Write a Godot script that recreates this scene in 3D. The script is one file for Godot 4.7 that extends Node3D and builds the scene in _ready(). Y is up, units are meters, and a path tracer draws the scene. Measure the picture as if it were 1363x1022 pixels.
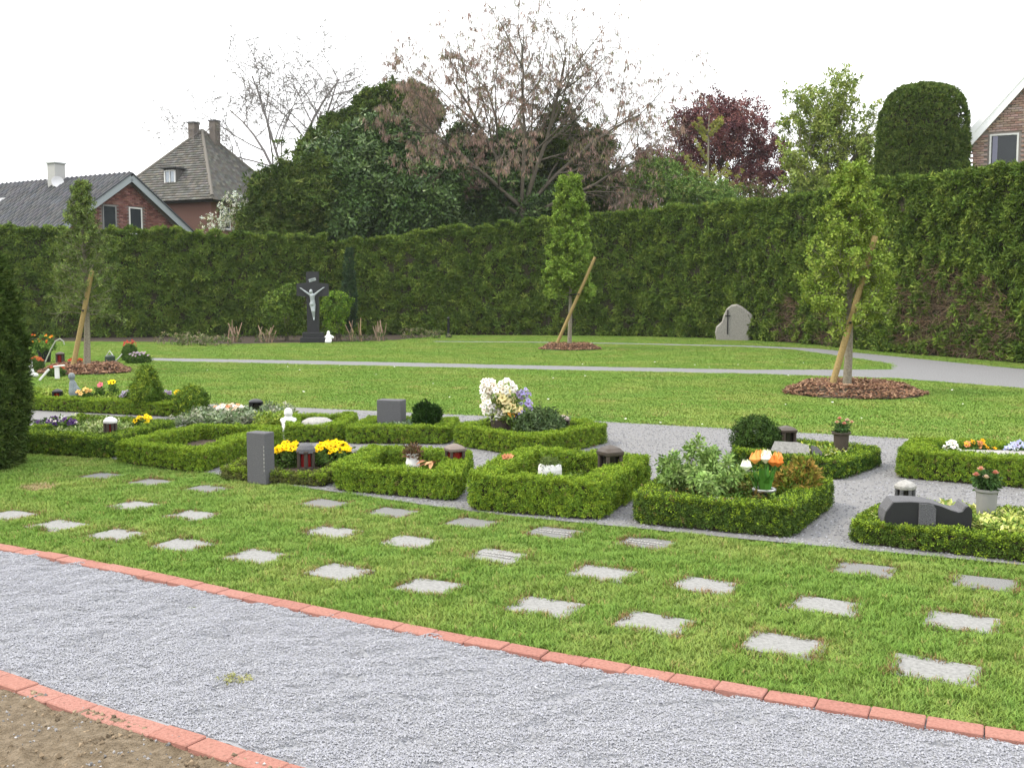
extends Node3D
# A small churchyard: gravel walk with brick edging, lawn with grave slabs, box-edged graves, tall thuja hedges, houses and trees behind.

var rng := RandomNumberGenerator.new()
var fn := FastNoiseLite.new()
var used := {}

# ------------------------------------------------------------------ geometry helper
class Shape:
	var v := PackedVector3Array()
	var n := PackedVector3Array()
	var c := PackedColorArray()
	var col := Color.WHITE
	func put(p: Vector3, nn: Vector3) -> void:
		v.append(p); n.append(nn); c.append(col)
	func tri(a: Vector3, b: Vector3, d: Vector3, hint: Vector3) -> void:
		var nn := (d - a).cross(b - a)
		if nn.length_squared() < 1e-18:
			return
		nn = nn.normalized()
		if nn.dot(hint) < 0.0:
			put(a, -nn); put(d, -nn); put(b, -nn)
		else:
			put(a, nn); put(b, nn); put(d, nn)
	func quad(a: Vector3, b: Vector3, d: Vector3, e: Vector3, hint: Vector3) -> void:
		tri(a, b, d, hint); tri(a, d, e, hint)
	func stri(a: Vector3, na: Vector3, b: Vector3, nb: Vector3, d: Vector3, nd: Vector3) -> void:
		var nn := (d - a).cross(b - a)
		if nn.dot(na + nb + nd) < 0.0:
			put(a, na); put(d, nd); put(b, nb)
		else:
			put(a, na); put(b, nb); put(d, nd)
	func tube(pts: Array, radii: Array, sides: int, cap := true) -> void:
		var rings := []
		var norms := []
		var prev := Vector3.ZERO
		for i in pts.size():
			var t: Vector3 = (pts[mini(i + 1, pts.size() - 1)] - pts[maxi(i - 1, 0)])
			t = t.normalized() if t.length() > 1e-9 else Vector3.UP
			var side := t.cross(Vector3(0.31, 0.2, 0.93))
			if prev != Vector3.ZERO:
				side = prev - t * prev.dot(t)
			if side.length() < 1e-5:
				side = t.cross(Vector3.RIGHT)
			side = side.normalized(); prev = side
			var other := t.cross(side)
			var ring := []
			var nr := []
			for k in sides:
				var a := TAU * k / sides
				var d := side * cos(a) + other * sin(a)
				nr.append(d); ring.append(pts[i] + d * radii[i])
			rings.append(ring); norms.append(nr)
		for i in pts.size() - 1:
			for k in sides:
				var k2 := (k + 1) % sides
				stri(rings[i][k], norms[i][k], rings[i + 1][k], norms[i + 1][k], rings[i + 1][k2], norms[i + 1][k2])
				stri(rings[i][k], norms[i][k], rings[i + 1][k2], norms[i + 1][k2], rings[i][k2], norms[i][k2])
		if cap:
			for e in [0, pts.size() - 1]:
				var o: Vector3 = pts[e] - pts[1 if e == 0 else e - 1]
				for k in range(1, sides - 1):
					tri(rings[e][0], rings[e][k], rings[e][k + 1], o)
	func lathe(profile: Array, segs: int, xf := Transform3D.IDENTITY, sx := 1.0, sz := 1.0) -> void:
		for i in profile.size() - 1:
			var p: Vector2 = profile[i]
			var q: Vector2 = profile[i + 1]
			var d := q - p
			var nrm := Vector2(d.y, -d.x).normalized()
			for k in segs:
				var a := TAU * k / segs
				var b := TAU * (k + 1) / segs
				var ca := Vector3(cos(a) * sx, 0, sin(a) * sz)
				var cb := Vector3(cos(b) * sx, 0, sin(b) * sz)
				var na := xf.basis * (ca * nrm.x + Vector3.UP * nrm.y)
				var nb := xf.basis * (cb * nrm.x + Vector3.UP * nrm.y)
				var p1 := xf * (ca * p.x + Vector3.UP * p.y)
				var p2 := xf * (cb * p.x + Vector3.UP * p.y)
				var q1 := xf * (ca * q.x + Vector3.UP * q.y)
				var q2 := xf * (cb * q.x + Vector3.UP * q.y)
				if p.x > 1e-6:
					stri(p1, na.normalized(), p2, nb.normalized(), q2, nb.normalized())
				if q.x > 1e-6:
					stri(p1, na.normalized(), q2, nb.normalized(), q1, na.normalized())
	func box(xf: Transform3D, size: Vector3, bevel := 0.004) -> void:
		var h := size * 0.5
		var b := minf(bevel, minf(h.x, minf(h.y, h.z)) * 0.9)
		var pt := func(s: Vector3, ax: int) -> Vector3:
			var p := Vector3(s.x * (h.x - b), s.y * (h.y - b), s.z * (h.z - b))
			p[ax] = s[ax] * h[ax]
			return xf * p
		var cen := xf.origin
		for ax in 3:
			var u := (ax + 1) % 3
			var w := (ax + 2) % 3
			for s in [-1.0, 1.0]:
				var cs := []
				for e in [[-1.0, -1.0], [1.0, -1.0], [1.0, 1.0], [-1.0, 1.0]]:
					var q := Vector3.ZERO
					q[ax] = s; q[u] = e[0]; q[w] = e[1]
					cs.append(pt.call(q, ax))
				var hint := Vector3.ZERO
				hint[ax] = s
				quad(cs[0], cs[1], cs[2], cs[3], xf.basis * hint)
			# edges running along axis ax
			for s in [-1.0, 1.0]:
				for r in [-1.0, 1.0]:
					var q1 := Vector3.ZERO
					q1[ax] = -1.0; q1[u] = s; q1[w] = r
					var q2 := q1
					q2[ax] = 1.0
					var hint2 := Vector3.ZERO
					hint2[u] = s; hint2[w] = r
					quad(pt.call(q1, u), pt.call(q2, u), pt.call(q2, w), pt.call(q1, w), xf.basis * hint2)
		for sx in [-1.0, 1.0]:
			for sy in [-1.0, 1.0]:
				for sz in [-1.0, 1.0]:
					var s := Vector3(sx, sy, sz)
					tri(pt.call(s, 0), pt.call(s, 1), pt.call(s, 2), xf.basis * s)
	# outline (in the local x-y plane) given depth along local z
	func prism(outline: Array, depth: float, xf := Transform3D.IDENTITY) -> void:
		var poly := PackedVector2Array(outline)
		var idx := Geometry2D.triangulate_polygon(poly)
		for s in [-0.5, 0.5]:
			for k in range(0, idx.size(), 3):
				var a := poly[idx[k]]
				var b := poly[idx[k + 1]]
				var d := poly[idx[k + 2]]
				tri(xf * Vector3(a.x, a.y, s * depth), xf * Vector3(b.x, b.y, s * depth), xf * Vector3(d.x, d.y, s * depth), xf.basis * Vector3(0, 0, s))
		var ccw := not Geometry2D.is_polygon_clockwise(poly)
		for k in poly.size():
			var a := poly[k]
			var b := poly[(k + 1) % poly.size()]
			var o := Vector3(b.y - a.y, a.x - b.x, 0)
			if not ccw:
				o = -o
			quad(xf * Vector3(a.x, a.y, -0.5 * depth), xf * Vector3(b.x, b.y, -0.5 * depth), xf * Vector3(b.x, b.y, 0.5 * depth), xf * Vector3(a.x, a.y, 0.5 * depth), xf.basis * o)
	func mesh() -> ArrayMesh:
		var arr := []
		arr.resize(Mesh.ARRAY_MAX)
		arr[Mesh.ARRAY_VERTEX] = v
		arr[Mesh.ARRAY_NORMAL] = n
		arr[Mesh.ARRAY_COLOR] = c
		var m := ArrayMesh.new()
		m.add_surface_from_arrays(Mesh.PRIMITIVE_TRIANGLES, arr)
		return m

# ------------------------------------------------------------------ node helpers
func numbered(called: String) -> String:
	if not used.has(called):
		used[called] = 0
		return called
	used[called] += 1
	return "%s_%03d" % [called, used[called]]

func thing(called: String, label: String, category: String, at := Vector3.ZERO, turn := 0.0, group := "") -> Node3D:
	var o := Node3D.new()
	o.name = numbered(called)
	add_child(o)
	o.position = at
	o.rotation.y = turn
	o.set_meta("label", label)
	o.set_meta("category", category)
	if group != "":
		o.set_meta("group", group)
	return o

func part(called: String, s, m: Material, parent: Node) -> MeshInstance3D:
	var o := MeshInstance3D.new()
	o.name = called
	o.mesh = s.mesh() if s is Shape else s
	o.material_override = m
	parent.add_child(o, true)
	return o

func struct(called: String, s, m: Material) -> MeshInstance3D:
	var o := part(numbered(called), s, m, self)
	o.set_meta("kind", "structure")
	return o

func many(called: String, mesh: Mesh, xfs: Array, cols: Array, m: Material, parent: Node) -> MultiMeshInstance3D:
	var mm := MultiMesh.new()
	mm.transform_format = MultiMesh.TRANSFORM_3D
	mm.use_colors = true
	mm.mesh = mesh
	mm.instance_count = xfs.size()
	for i in xfs.size():
		mm.set_instance_transform(i, xfs[i])
		mm.set_instance_color(i, cols[i])
	var o := MultiMeshInstance3D.new()
	o.name = called
	o.multimesh = mm
	o.material_override = m
	parent.add_child(o, true)
	o.set_meta("kind", "stuff")
	return o

# ------------------------------------------------------------------ materials
func lin(r: float, g: float, b: float) -> Color:
	return Color(r, g, b).linear_to_srgb()

func plain(col: Color, rough := 0.8, metal := 0.0) -> StandardMaterial3D:
	var m := StandardMaterial3D.new()
	m.albedo_color = col
	m.roughness = rough
	m.metallic = metal
	m.metallic_specular = 0.4
	return m

func tinted(rough := 0.7, spec := 0.3) -> StandardMaterial3D:
	var m := StandardMaterial3D.new()
	m.vertex_color_use_as_albedo = true
	m.roughness = rough
	m.metallic_specular = spec
	m.cull_mode = BaseMaterial3D.CULL_DISABLED
	return m

func leafy(rough := 0.55, back := 0.35, spec := 0.35) -> StandardMaterial3D:
	var m := tinted(rough, spec)
	m.backlight_enabled = true
	m.backlight = Color(back, back * 1.1, back * 0.5)
	return m

func noise_tex(freq: float, cols: Array, seed_: int, oct := 5, normal := 0.0) -> NoiseTexture2D:
	var f := FastNoiseLite.new()
	f.noise_type = FastNoiseLite.TYPE_SIMPLEX_SMOOTH
	f.frequency = freq
	f.fractal_octaves = oct
	f.seed = seed_
	var t := NoiseTexture2D.new()
	t.width = 512; t.height = 512
	t.seamless = true
	t.noise = f
	if normal > 0.0:
		t.as_normal_map = true
		t.bump_strength = normal
	else:
		var g := Gradient.new()
		var offs := PackedFloat32Array()
		var cc := PackedColorArray()
		for i in cols.size():
			offs.append(float(i) / (cols.size() - 1)); cc.append(cols[i])
		g.offsets = offs; g.colors = cc
		t.color_ramp = g
	return t

func noisy(cols: Array, freq: float, metres: float, rough := 0.85, bump := 0.0, seed_ := 1, bump_freq := 0.08) -> StandardMaterial3D:
	var m := StandardMaterial3D.new()
	m.albedo_texture = noise_tex(freq, cols, seed_)
	m.roughness = rough
	m.metallic_specular = 0.35
	m.uv1_triplanar = true
	m.uv1_world_triplanar = true
	m.uv1_scale = Vector3.ONE / metres
	if bump > 0.0:
		m.normal_enabled = true
		m.normal_texture = noise_tex(bump_freq, [], seed_ + 7, 5, bump)
		m.normal_scale = 1.0
	return m

# ------------------------------------------------------------------ small random helpers
func rr(a: float, b: float) -> float:
	return rng.randf_range(a, b)

func rdir() -> Vector3:
	var z := rr(-1, 1)
	var a := rr(0, TAU)
	var q := sqrt(1 - z * z)
	return Vector3(q * cos(a), z, q * sin(a))

func face(nrm: Vector3, spin: float, scale_: float, at: Vector3) -> Transform3D:
	var y := nrm.normalized()
	var x := y.cross(Vector3(0.3, 0.1, 0.95))
	if x.length() < 0.05:
		x = y.cross(Vector3.RIGHT)
	x = x.normalized()
	var z := x.cross(y)
	var b := Basis(x, y, z) * Basis(Vector3.UP, spin)
	return Transform3D(b.scaled(Vector3.ONE * scale_), at)

func vary(c: Color, amount: float) -> Color:
	var k := 1.0 + rr(-amount, amount)
	return Color(c.r * k * (1.0 + rr(-0.08, 0.08)), c.g * k, c.b * k * (1.0 + rr(-0.1, 0.1)))

func leaf(s: Shape, p: Vector3, d: Vector3, nrm: Vector3, len_: float, wid: float, curl := 0.15) -> void:
	var side := d.cross(nrm).normalized()
	var up := side.cross(d).normalized()
	var mid := p + d * len_ * 0.45 - up * len_ * curl * 0.4
	var tip := p + d * len_ - up * len_ * curl
	var a := mid + side * wid * 0.5 + up * wid * 0.12
	var b := mid - side * wid * 0.5 + up * wid * 0.12
	s.tri(p, a, tip, up)
	s.tri(p, tip, b, up)

# a sprig of leaves that grows along +Y out of the origin
func sprig(count: int, height: float, spread: float, len_: float, wid: float, shade := 0.25) -> ArrayMesh:
	var s := Shape.new()
	for i in count:
		var t := (i + rr(0.0, 1.0)) / count
		var a := i * 2.399 + rr(-0.5, 0.5)
		var out := Vector3(cos(a), 0, sin(a))
		var p := Vector3(0, t * height, 0) + out * spread * rr(0.05, 0.8) * (1.1 - 0.6 * t)
		var d := (out * (1.15 - 0.6 * t) + Vector3.UP * rr(0.15, 0.95) + rdir() * 0.35).normalized()
		s.col = vary(Color(1, 1, 1), shade)
		leaf(s, p, d, (Vector3.UP + rdir() * 0.6).normalized(), len_ * rr(0.7, 1.2), wid * rr(0.8, 1.2), rr(0.0, 0.3))
	return s.mesh()

# flat fan of scale foliage (thuja, yew, cypress)
func spray(count: int, size: float, shade := 0.25) -> ArrayMesh:
	var s := Shape.new()
	for i in count:
		var a := rr(-1.25, 1.25)
		var base := Vector3(rr(-0.3, 0.3), rr(-0.15, 0.35), rr(-0.3, 0.3)) * size
		var d := Vector3(sin(a), cos(a) * rr(0.3, 1.0), rr(-0.8, 0.8)).normalized()
		s.col = vary(Color(1, 1, 1), shade)
		leaf(s, base, d, rdir(), size * rr(0.45, 0.8), size * rr(0.12, 0.24), rr(-0.1, 0.4))
	return s.mesh()

func tuft(blades: int, radius: float, h: float, w: float) -> ArrayMesh:
	var s := Shape.new()
	for i in blades:
		var a := rr(0, TAU)
		var p := Vector3(cos(a), 0, sin(a)) * radius * sqrt(rng.randf())
		var b := rr(0, TAU)
		var lean := Vector3(cos(b), 0, sin(b)) * rr(0.15, 0.8)
		var side := Vector3(-sin(b), 0, cos(b)) * w * 0.5
		var hh := h * rr(0.5, 1.15)
		var m := p + (Vector3.UP + lean * 0.4) * hh * 0.55
		var tip := p + (Vector3.UP * 0.92 + lean) * hh
		s.col = vary(Color(1, 1, 1), 0.16)
		if rng.randf() < 0.05:
			s.col = Color(1.6, 1.2, 1.5)
		s.tri(p - side, p + side, m + side * 0.8, -lean + Vector3.UP)
		s.tri(p - side, m + side * 0.8, m - side * 0.8, -lean + Vector3.UP)
		s.tri(m - side * 0.8, m + side * 0.8, tip, -lean + Vector3.UP)
	return s.mesh()

func pebble() -> ArrayMesh:
	var s := Shape.new()
	var pts := []
	for d in [Vector3.RIGHT, Vector3.UP, Vector3.BACK, Vector3.LEFT, Vector3.DOWN, Vector3.FORWARD]:
		pts.append(d * rr(0.7, 1.15) + rdir() * 0.25)
	for a in [0, 3]:
		for b in [1, 4]:
			for c in [2, 5]:
				s.tri(pts[a], pts[b], pts[c], pts[a] + pts[b] + pts[c])
	return s.mesh()

func smooth_line(pts: Array, step: float) -> Array:
	var cv := Curve3D.new()
	for i in pts.size():
		var t: Vector2 = (pts[mini(i + 1, pts.size() - 1)] - pts[maxi(i - 1, 0)]) / 6.0
		cv.add_point(Vector3(pts[i].x, 0, pts[i].y), Vector3(-t.x, 0, -t.y), Vector3(t.x, 0, t.y))
	var out := []
	var l := cv.get_baked_length()
	var k := int(l / step) if step > 0.0 else int(-step)
	for i in k + 1:
		var p := cv.sample_baked(l * i / k, true)
		out.append(Vector2(p.x, p.z))
	return out

func shifted(line: Array, by: float) -> Array:
	var out := []
	for i in line.size():
		var t: Vector2 = (line[mini(i + 1, line.size() - 1)] - line[maxi(i - 1, 0)]).normalized()
		out.append(line[i] + Vector2(-t.y, t.x) * by)
	return out

func inside(p: Vector2, poly: PackedVector2Array) -> bool:
	return Geometry2D.is_point_in_polygon(p, poly)

func flat_sheet(poly: Array, y: float) -> Shape:
	var s := Shape.new()
	var pk := PackedVector2Array(poly)
	var idx := Geometry2D.triangulate_polygon(pk)
	for k in range(0, idx.size(), 3):
		s.tri(Vector3(pk[idx[k]].x, y, pk[idx[k]].y), Vector3(pk[idx[k + 1]].x, y, pk[idx[k + 1]].y), Vector3(pk[idx[k + 2]].x, y, pk[idx[k + 2]].y), Vector3.UP)
	return s

# an uneven strip between two lines of equal count
func strip(a: Array, b: Array, across: int, y: float, bump: float, freq: float) -> Shape:
	var s := Shape.new()
	var P := func(i: int, j: int) -> Vector3:
		var q: Vector2 = a[i].lerp(b[i], float(j) / across)
		return Vector3(q.x, y + walk_height(q, bump, freq), q.y)
	var rows := []
	for i in a.size():
		var row := []
		for j in across + 1:
			row.append(P.call(i, j))
		rows.append(row)
	for i in a.size() - 1:
		for j in across:
			s.quad(rows[i][j], rows[i + 1][j], rows[i + 1][j + 1], rows[i][j + 1], Vector3.UP)
	return s

func walk_height(q: Vector2, bump: float, freq: float) -> float:
	var print_ := smoothstep(0.28, 0.55, fn.get_noise_2d(q.x * 2.6 + 210, q.y * 4.2 + 30))
	return bump * (fn.get_noise_2d(q.x * freq, q.y * freq) + 0.5 * fn.get_noise_2d(q.x * freq * 2.7 + 90, q.y * freq * 2.7) - 1.1 * print_)

# ------------------------------------------------------------------ shared materials and meshes
var M := {}
var L := {}

func make_library() -> void:
	M.leaf = leafy(0.6, 0.25, 0.14)
	M.dull_leaf = leafy(0.8, 0.2, 0.1)
	M.glossy_leaf = leafy(0.36, 0.15, 0.35)
	M.grass = leafy(0.7, 0.4, 0.1)
	M.petal = leafy(0.6, 0.5, 0.2)
	M.tint = tinted(0.85, 0.3)
	M.bark = noisy([lin(0.05, 0.042, 0.032), lin(0.12, 0.1, 0.078), lin(0.2, 0.18, 0.15)], 0.02, 0.6, 0.95, 6.0, 3)
	M.pale_bark = noisy([lin(0.13, 0.11, 0.08), lin(0.22, 0.2, 0.15), lin(0.3, 0.28, 0.22)], 0.02, 0.5, 0.95, 6.0, 4)
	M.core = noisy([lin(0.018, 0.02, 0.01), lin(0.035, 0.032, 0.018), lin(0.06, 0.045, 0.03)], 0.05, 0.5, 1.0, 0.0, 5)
	M.soil = noisy([lin(0.035, 0.026, 0.018), lin(0.07, 0.053, 0.037), lin(0.11, 0.085, 0.063)], 0.03, 0.7, 1.0, 8.0, 6)
	M.granite = noisy([lin(0.035, 0.035, 0.039), lin(0.08, 0.08, 0.087), lin(0.11, 0.11, 0.118), lin(0.2, 0.2, 0.208)], 0.05, 0.25, 0.8, 7.0, 8, 0.05)
	M.pale_stone = noisy([lin(0.17, 0.166, 0.156), lin(0.29, 0.283, 0.27), lin(0.38, 0.372, 0.355)], 0.03, 0.5, 0.9, 5.0, 9)
	M.slab = noisy([lin(0.13, 0.13, 0.126), lin(0.19, 0.19, 0.185), lin(0.22, 0.22, 0.214), lin(0.27, 0.27, 0.262)], 0.03, 0.45, 0.9, 2.5, 10)
	M.black_stone = noisy([lin(0.012, 0.012, 0.014), lin(0.025, 0.025, 0.028), lin(0.05, 0.05, 0.055)], 0.1, 0.2, 0.3, 0.0, 11)
	M.black_metal = plain(lin(0.014, 0.014, 0.016), 0.45, 0.3)
	M.bronze = noisy([lin(0.028, 0.022, 0.018), lin(0.055, 0.043, 0.034), lin(0.1, 0.08, 0.066)], 0.05, 0.2, 0.5, 0.0, 12)
	M.silver = plain(lin(0.5, 0.5, 0.5), 0.35, 0.8)
	M.white = plain(lin(0.6, 0.6, 0.585), 0.6)
	M.red_glass = plain(lin(0.17, 0.012, 0.012), 0.2)
	M.dark_glass = plain(lin(0.02, 0.018, 0.015), 0.12)
	L.box = [sprig(11, 0.045, 0.018, 0.019, 0.012, 0.15), sprig(13, 0.05, 0.02, 0.018, 0.011, 0.15), sprig(10, 0.042, 0.02, 0.02, 0.012, 0.15)]
	L.spray = [spray(16, 0.2), spray(20, 0.2), spray(14, 0.22)]
	L.fine_spray = [spray(14, 0.07), spray(16, 0.07)]
	L.broad = [sprig(10, 0.16, 0.1, 0.15, 0.06), sprig(9, 0.2, 0.12, 0.16, 0.065)]
	L.small = [sprig(8, 0.09, 0.05, 0.06, 0.042), sprig(7, 0.1, 0.06, 0.055, 0.04)]
	L.herb = [sprig(9, 0.05, 0.03, 0.045, 0.018), sprig(8, 0.06, 0.03, 0.05, 0.02)]
	L.pebble = [pebble(), pebble(), pebble()]
	L.tuft = [tuft(11, 0.03, 0.05, 0.0042), tuft(12, 0.035, 0.045, 0.0045), tuft(10, 0.03, 0.058, 0.004)]
	L.turf = [tuft(64, 0.17, 0.06, 0.011), tuft(64, 0.17, 0.055, 0.012)]
	var f := Shape.new()
	for k in 5:
		var a := TAU * k / 5.0
		leaf(f, Vector3.ZERO, (Vector3(cos(a), 0.35, sin(a))).normalized(), Vector3.UP, 0.03, 0.03, 0.1)
	f.col = Color(0.35, 0.2, 0.05)
	f.lathe([Vector2(0.006, 0.004), Vector2(0.0, 0.012)], 5)
	L.flower = f.mesh()
	var h := Shape.new()
	for k in 9:
		h.col = vary(Color(1, 1, 1), 0.3)
		var p := Vector3(rr(-0.07, 0.07), rr(-0.05, 0.05), rr(-0.07, 0.07))
		leaf(h, p, (Vector3.DOWN + rdir() * 0.35).normalized(), rdir(), rr(0.1, 0.2), rr(0.018, 0.032), 0.05)
	L.keys = h.mesh()

# ------------------------------------------------------------------ plants
# points on the faces of a clipped hedge that runs along a closed or open line
func border(called: String, label: String, corners: Array, height: float, width: float, fresh: float, tone: Color, dens := 1.0, closed := true, group := "clipped box borders of the graves", bumpy := 1.0) -> Node3D:
	var mid := Vector2.ZERO
	for q in corners:
		mid += q / corners.size()
	var o := thing(called, label, "hedge border", Vector3(mid.x, 0, mid.y), 0.0, group)
	# rounded outline
	var line := []
	var cn := corners.size()
	for i in cn:
		var p: Vector2 = corners[i] - mid
		var a: Vector2 = corners[(i - 1 + cn) % cn] - mid
		var b: Vector2 = corners[(i + 1) % cn] - mid
		if not closed and (i == 0 or i == cn - 1):
			line.append(p)
			continue
		var r := minf(0.14, minf(p.distance_to(a), p.distance_to(b)) * 0.4)
		var p0 := p + (a - p).normalized() * r
		var p2 := p + (b - p).normalized() * r
		for k in 5:
			var t := k / 4.0
			line.append(p0.lerp(p, t).lerp(p.lerp(p2, t), t))
	if closed:
		line.append(line[0])
	var area := 0.0
	for i in line.size() - 1:
		area += line[i].x * line[i + 1].y - line[i + 1].x * line[i].y
	var sgn := 1.0 if area > 0 else -1.0      # which side is the inside of the ring
	# dense twiggy core
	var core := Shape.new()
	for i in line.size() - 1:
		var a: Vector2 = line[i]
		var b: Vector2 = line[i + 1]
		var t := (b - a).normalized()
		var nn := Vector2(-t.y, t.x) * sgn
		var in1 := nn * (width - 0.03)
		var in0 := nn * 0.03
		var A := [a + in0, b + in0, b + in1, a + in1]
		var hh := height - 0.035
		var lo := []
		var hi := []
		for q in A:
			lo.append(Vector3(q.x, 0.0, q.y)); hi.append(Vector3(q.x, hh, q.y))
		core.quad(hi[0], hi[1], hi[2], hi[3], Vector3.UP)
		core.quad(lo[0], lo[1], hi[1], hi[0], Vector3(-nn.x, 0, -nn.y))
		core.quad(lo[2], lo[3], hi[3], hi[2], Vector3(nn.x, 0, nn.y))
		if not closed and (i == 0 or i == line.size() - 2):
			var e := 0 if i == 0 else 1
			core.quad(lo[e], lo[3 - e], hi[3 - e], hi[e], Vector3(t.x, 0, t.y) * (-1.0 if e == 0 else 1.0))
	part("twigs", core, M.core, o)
	var sets := [[], [], []]
	var cols := [[], [], []]
	var step := 0.0152 / sqrt(dens)
	var prof := height * 2.0 + width
	for i in line.size() - 1:
		var a: Vector2 = line[i]
		var b: Vector2 = line[i + 1]
		var ln := a.distance_to(b)
		var t := (b - a) / maxf(ln, 1e-6)
		var nn := Vector2(-t.y, t.x) * sgn
		var cnt := int(ln * prof / (step * step))
		for k in cnt:
			var u := rng.randf() * prof
			var s := rng.randf() * ln
			var y: float
			var off: float
			var nrm: Vector3
			if u < height:
				y = u; off = 0.0; nrm = Vector3(-nn.x, 0.25, -nn.y)
				if y > height - 0.03:
					off = 0.012; nrm.y = 1.0
			elif u < height + width:
				y = height; off = u - height; nrm = Vector3(0, 1, 0)
			else:
				y = u - height - width; off = width; nrm = Vector3(nn.x, 0.25, nn.y)
			if y < 0.02:
				continue
			var q := a + t * s + nn * off
			var w := q + mid
			var bulge := 0.022 * bumpy * fn.get_noise_3d(w.x * 7.0, y * 7.0, w.y * 7.0) + 0.03 * bumpy * fn.get_noise_3d(w.x * 2.2 + 40, y * 2, w.y * 2.2)
			var pos := Vector3(q.x, y, q.y) + nrm.normalized() * (bulge * 0.75 - 0.024)
			var d := (nrm.normalized() + rdir() * 0.45 + Vector3.UP * 0.3).normalized()
			var which := rng.randi() % 3
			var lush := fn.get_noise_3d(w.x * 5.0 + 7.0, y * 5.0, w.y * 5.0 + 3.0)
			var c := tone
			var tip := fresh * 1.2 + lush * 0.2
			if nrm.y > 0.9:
				tip += 0.4          # lime new shoots; the extra share also paints the top as brightly lit
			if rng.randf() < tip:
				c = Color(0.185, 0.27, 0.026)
			elif rng.randf() < 0.02:
				c = Color(0.17, 0.12, 0.05)
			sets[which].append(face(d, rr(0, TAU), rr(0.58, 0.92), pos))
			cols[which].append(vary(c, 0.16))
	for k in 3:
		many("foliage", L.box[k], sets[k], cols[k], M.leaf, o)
	return o

# leaves spread over lobes (centre, radii) around a point
func lobes_foliage(parent: Node, lobes: Array, per_m2: float, meshes: Array, scale_: float, palette: Array, m: Material, rough := 0.25, droop := 0.0, called := "foliage", depth := 0.3, clumps := 0, ragged := 0.04) -> void:
	var xs := []
	var cs := []
	for k in meshes.size():
		xs.append([]); cs.append([])
	if clumps > 0:
		var extra := []
		for lb in lobes:
			for k in clumps:
				var d := rdir()
				d.y = absf(d.y) * 1.2 - 0.3
				extra.append([lb[0] + d.normalized() * lb[1] * rr(0.82, 1.05), Vector3.ONE * (lb[1].x + lb[1].y) * 0.5 * rr(0.22, 0.42)])
		lobes = lobes + extra
	for li in lobes.size():
		var c: Vector3 = lobes[li][0]
		var r: Vector3 = lobes[li][1]
		var area := 4.0 * PI * pow((pow(r.x * r.y, 1.6) + pow(r.x * r.z, 1.6) + pow(r.y * r.z, 1.6)) / 3.0, 1.0 / 1.6)
		var cnt := int(area * per_m2)
		for i in cnt:
			var d := rdir()
			var nv := fn.get_noise_3d((c.x + d.x * r.x) * 0.9 / scale_ * 0.6, (c.y + d.y * r.y) * 0.9 / scale_ * 0.6, (c.z + d.z * r.z) * 0.9 / scale_ * 0.6)
			var k := 1.0 + nv * rough * 1.6 - depth * rng.randf() * rng.randf()
			if rng.randf() < ragged:
				k += rr(0.0, 0.4)
			var p := c + d * r * k
			if p.y < 0.01:
				continue
			var hid := false
			for lj in lobes.size():
				if lj != li:
					var e: Vector3 = (p - lobes[lj][0]) / lobes[lj][1]
					if e.length_squared() < 0.45:
						hid = true
						break
			if hid:
				continue
			var nrm := (d / r).normalized()
			var dir := (nrm + rdir() * 0.7 + Vector3.UP * (0.35 - droop)).normalized()
			var w := rng.randi() % meshes.size()
			xs[w].append(face(dir, rr(0, TAU), scale_ * rr(0.75, 1.3), p))
			var t := clampf(rng.randf() * 0.75 + 0.25 * (0.5 + fn.get_noise_3d(p.x * 2.0, p.y * 2.0, p.z * 2.0)), 0.0, 0.999) * palette.size()
			cs[w].append(vary(palette[int(t)], 0.2))
	for k in meshes.size():
		if xs[k].size() > 0:
			many(called, meshes[k], xs[k], cs[k], m, parent)

func grow(s: Shape, p: Vector3, d: Vector3, length: float, rad: float, lvl: int, o: Dictionary, tips: Array) -> void:
	var segs: int = o.segs[lvl]
	var pts := [p]
	var dirs := [d]
	var radii := [rad]
	for i in segs:
		d = (d + rdir() * o.wander[lvl] + Vector3.UP * o.up[lvl]).normalized()
		p += d * length / segs
		pts.append(p); dirs.append(d)
		radii.append(rad * lerpf(1.0, o.taper, float(i + 1) / segs))
	s.tube(pts, radii, 6 if lvl == 0 else (5 if lvl == 1 else 3), lvl < 2)
	if lvl >= o.tip_from:
		for i in range(1, pts.size()):
			tips.append([pts[i], dirs[i]])
	if lvl + 1 < o.levels:
		var kids: int = o.kids[lvl]
		for k in kids:
			var t := lerpf(o.start[lvl], 1.0, (k + rng.randf()) / kids)
			var f := t * segs
			var i := mini(int(f), segs - 1)
			var at: Vector3 = pts[i].lerp(pts[i + 1], f - i)
			var dd: Vector3 = dirs[i + 1]
			var side := dd.cross(rdir()).normalized()
			var ang := deg_to_rad(o.angle[lvl] * rr(0.7, 1.3))
			var nd := (dd * cos(ang) + side * sin(ang)).normalized()
			var r2: float = lerpf(radii[i], radii[i + 1], f - i) * o.thin
			grow(s, at, nd, length * o.ratio[lvl] * rr(0.7, 1.2) * (1.15 - 0.4 * t), maxf(r2, o.least), lvl + 1, o, tips)

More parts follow.
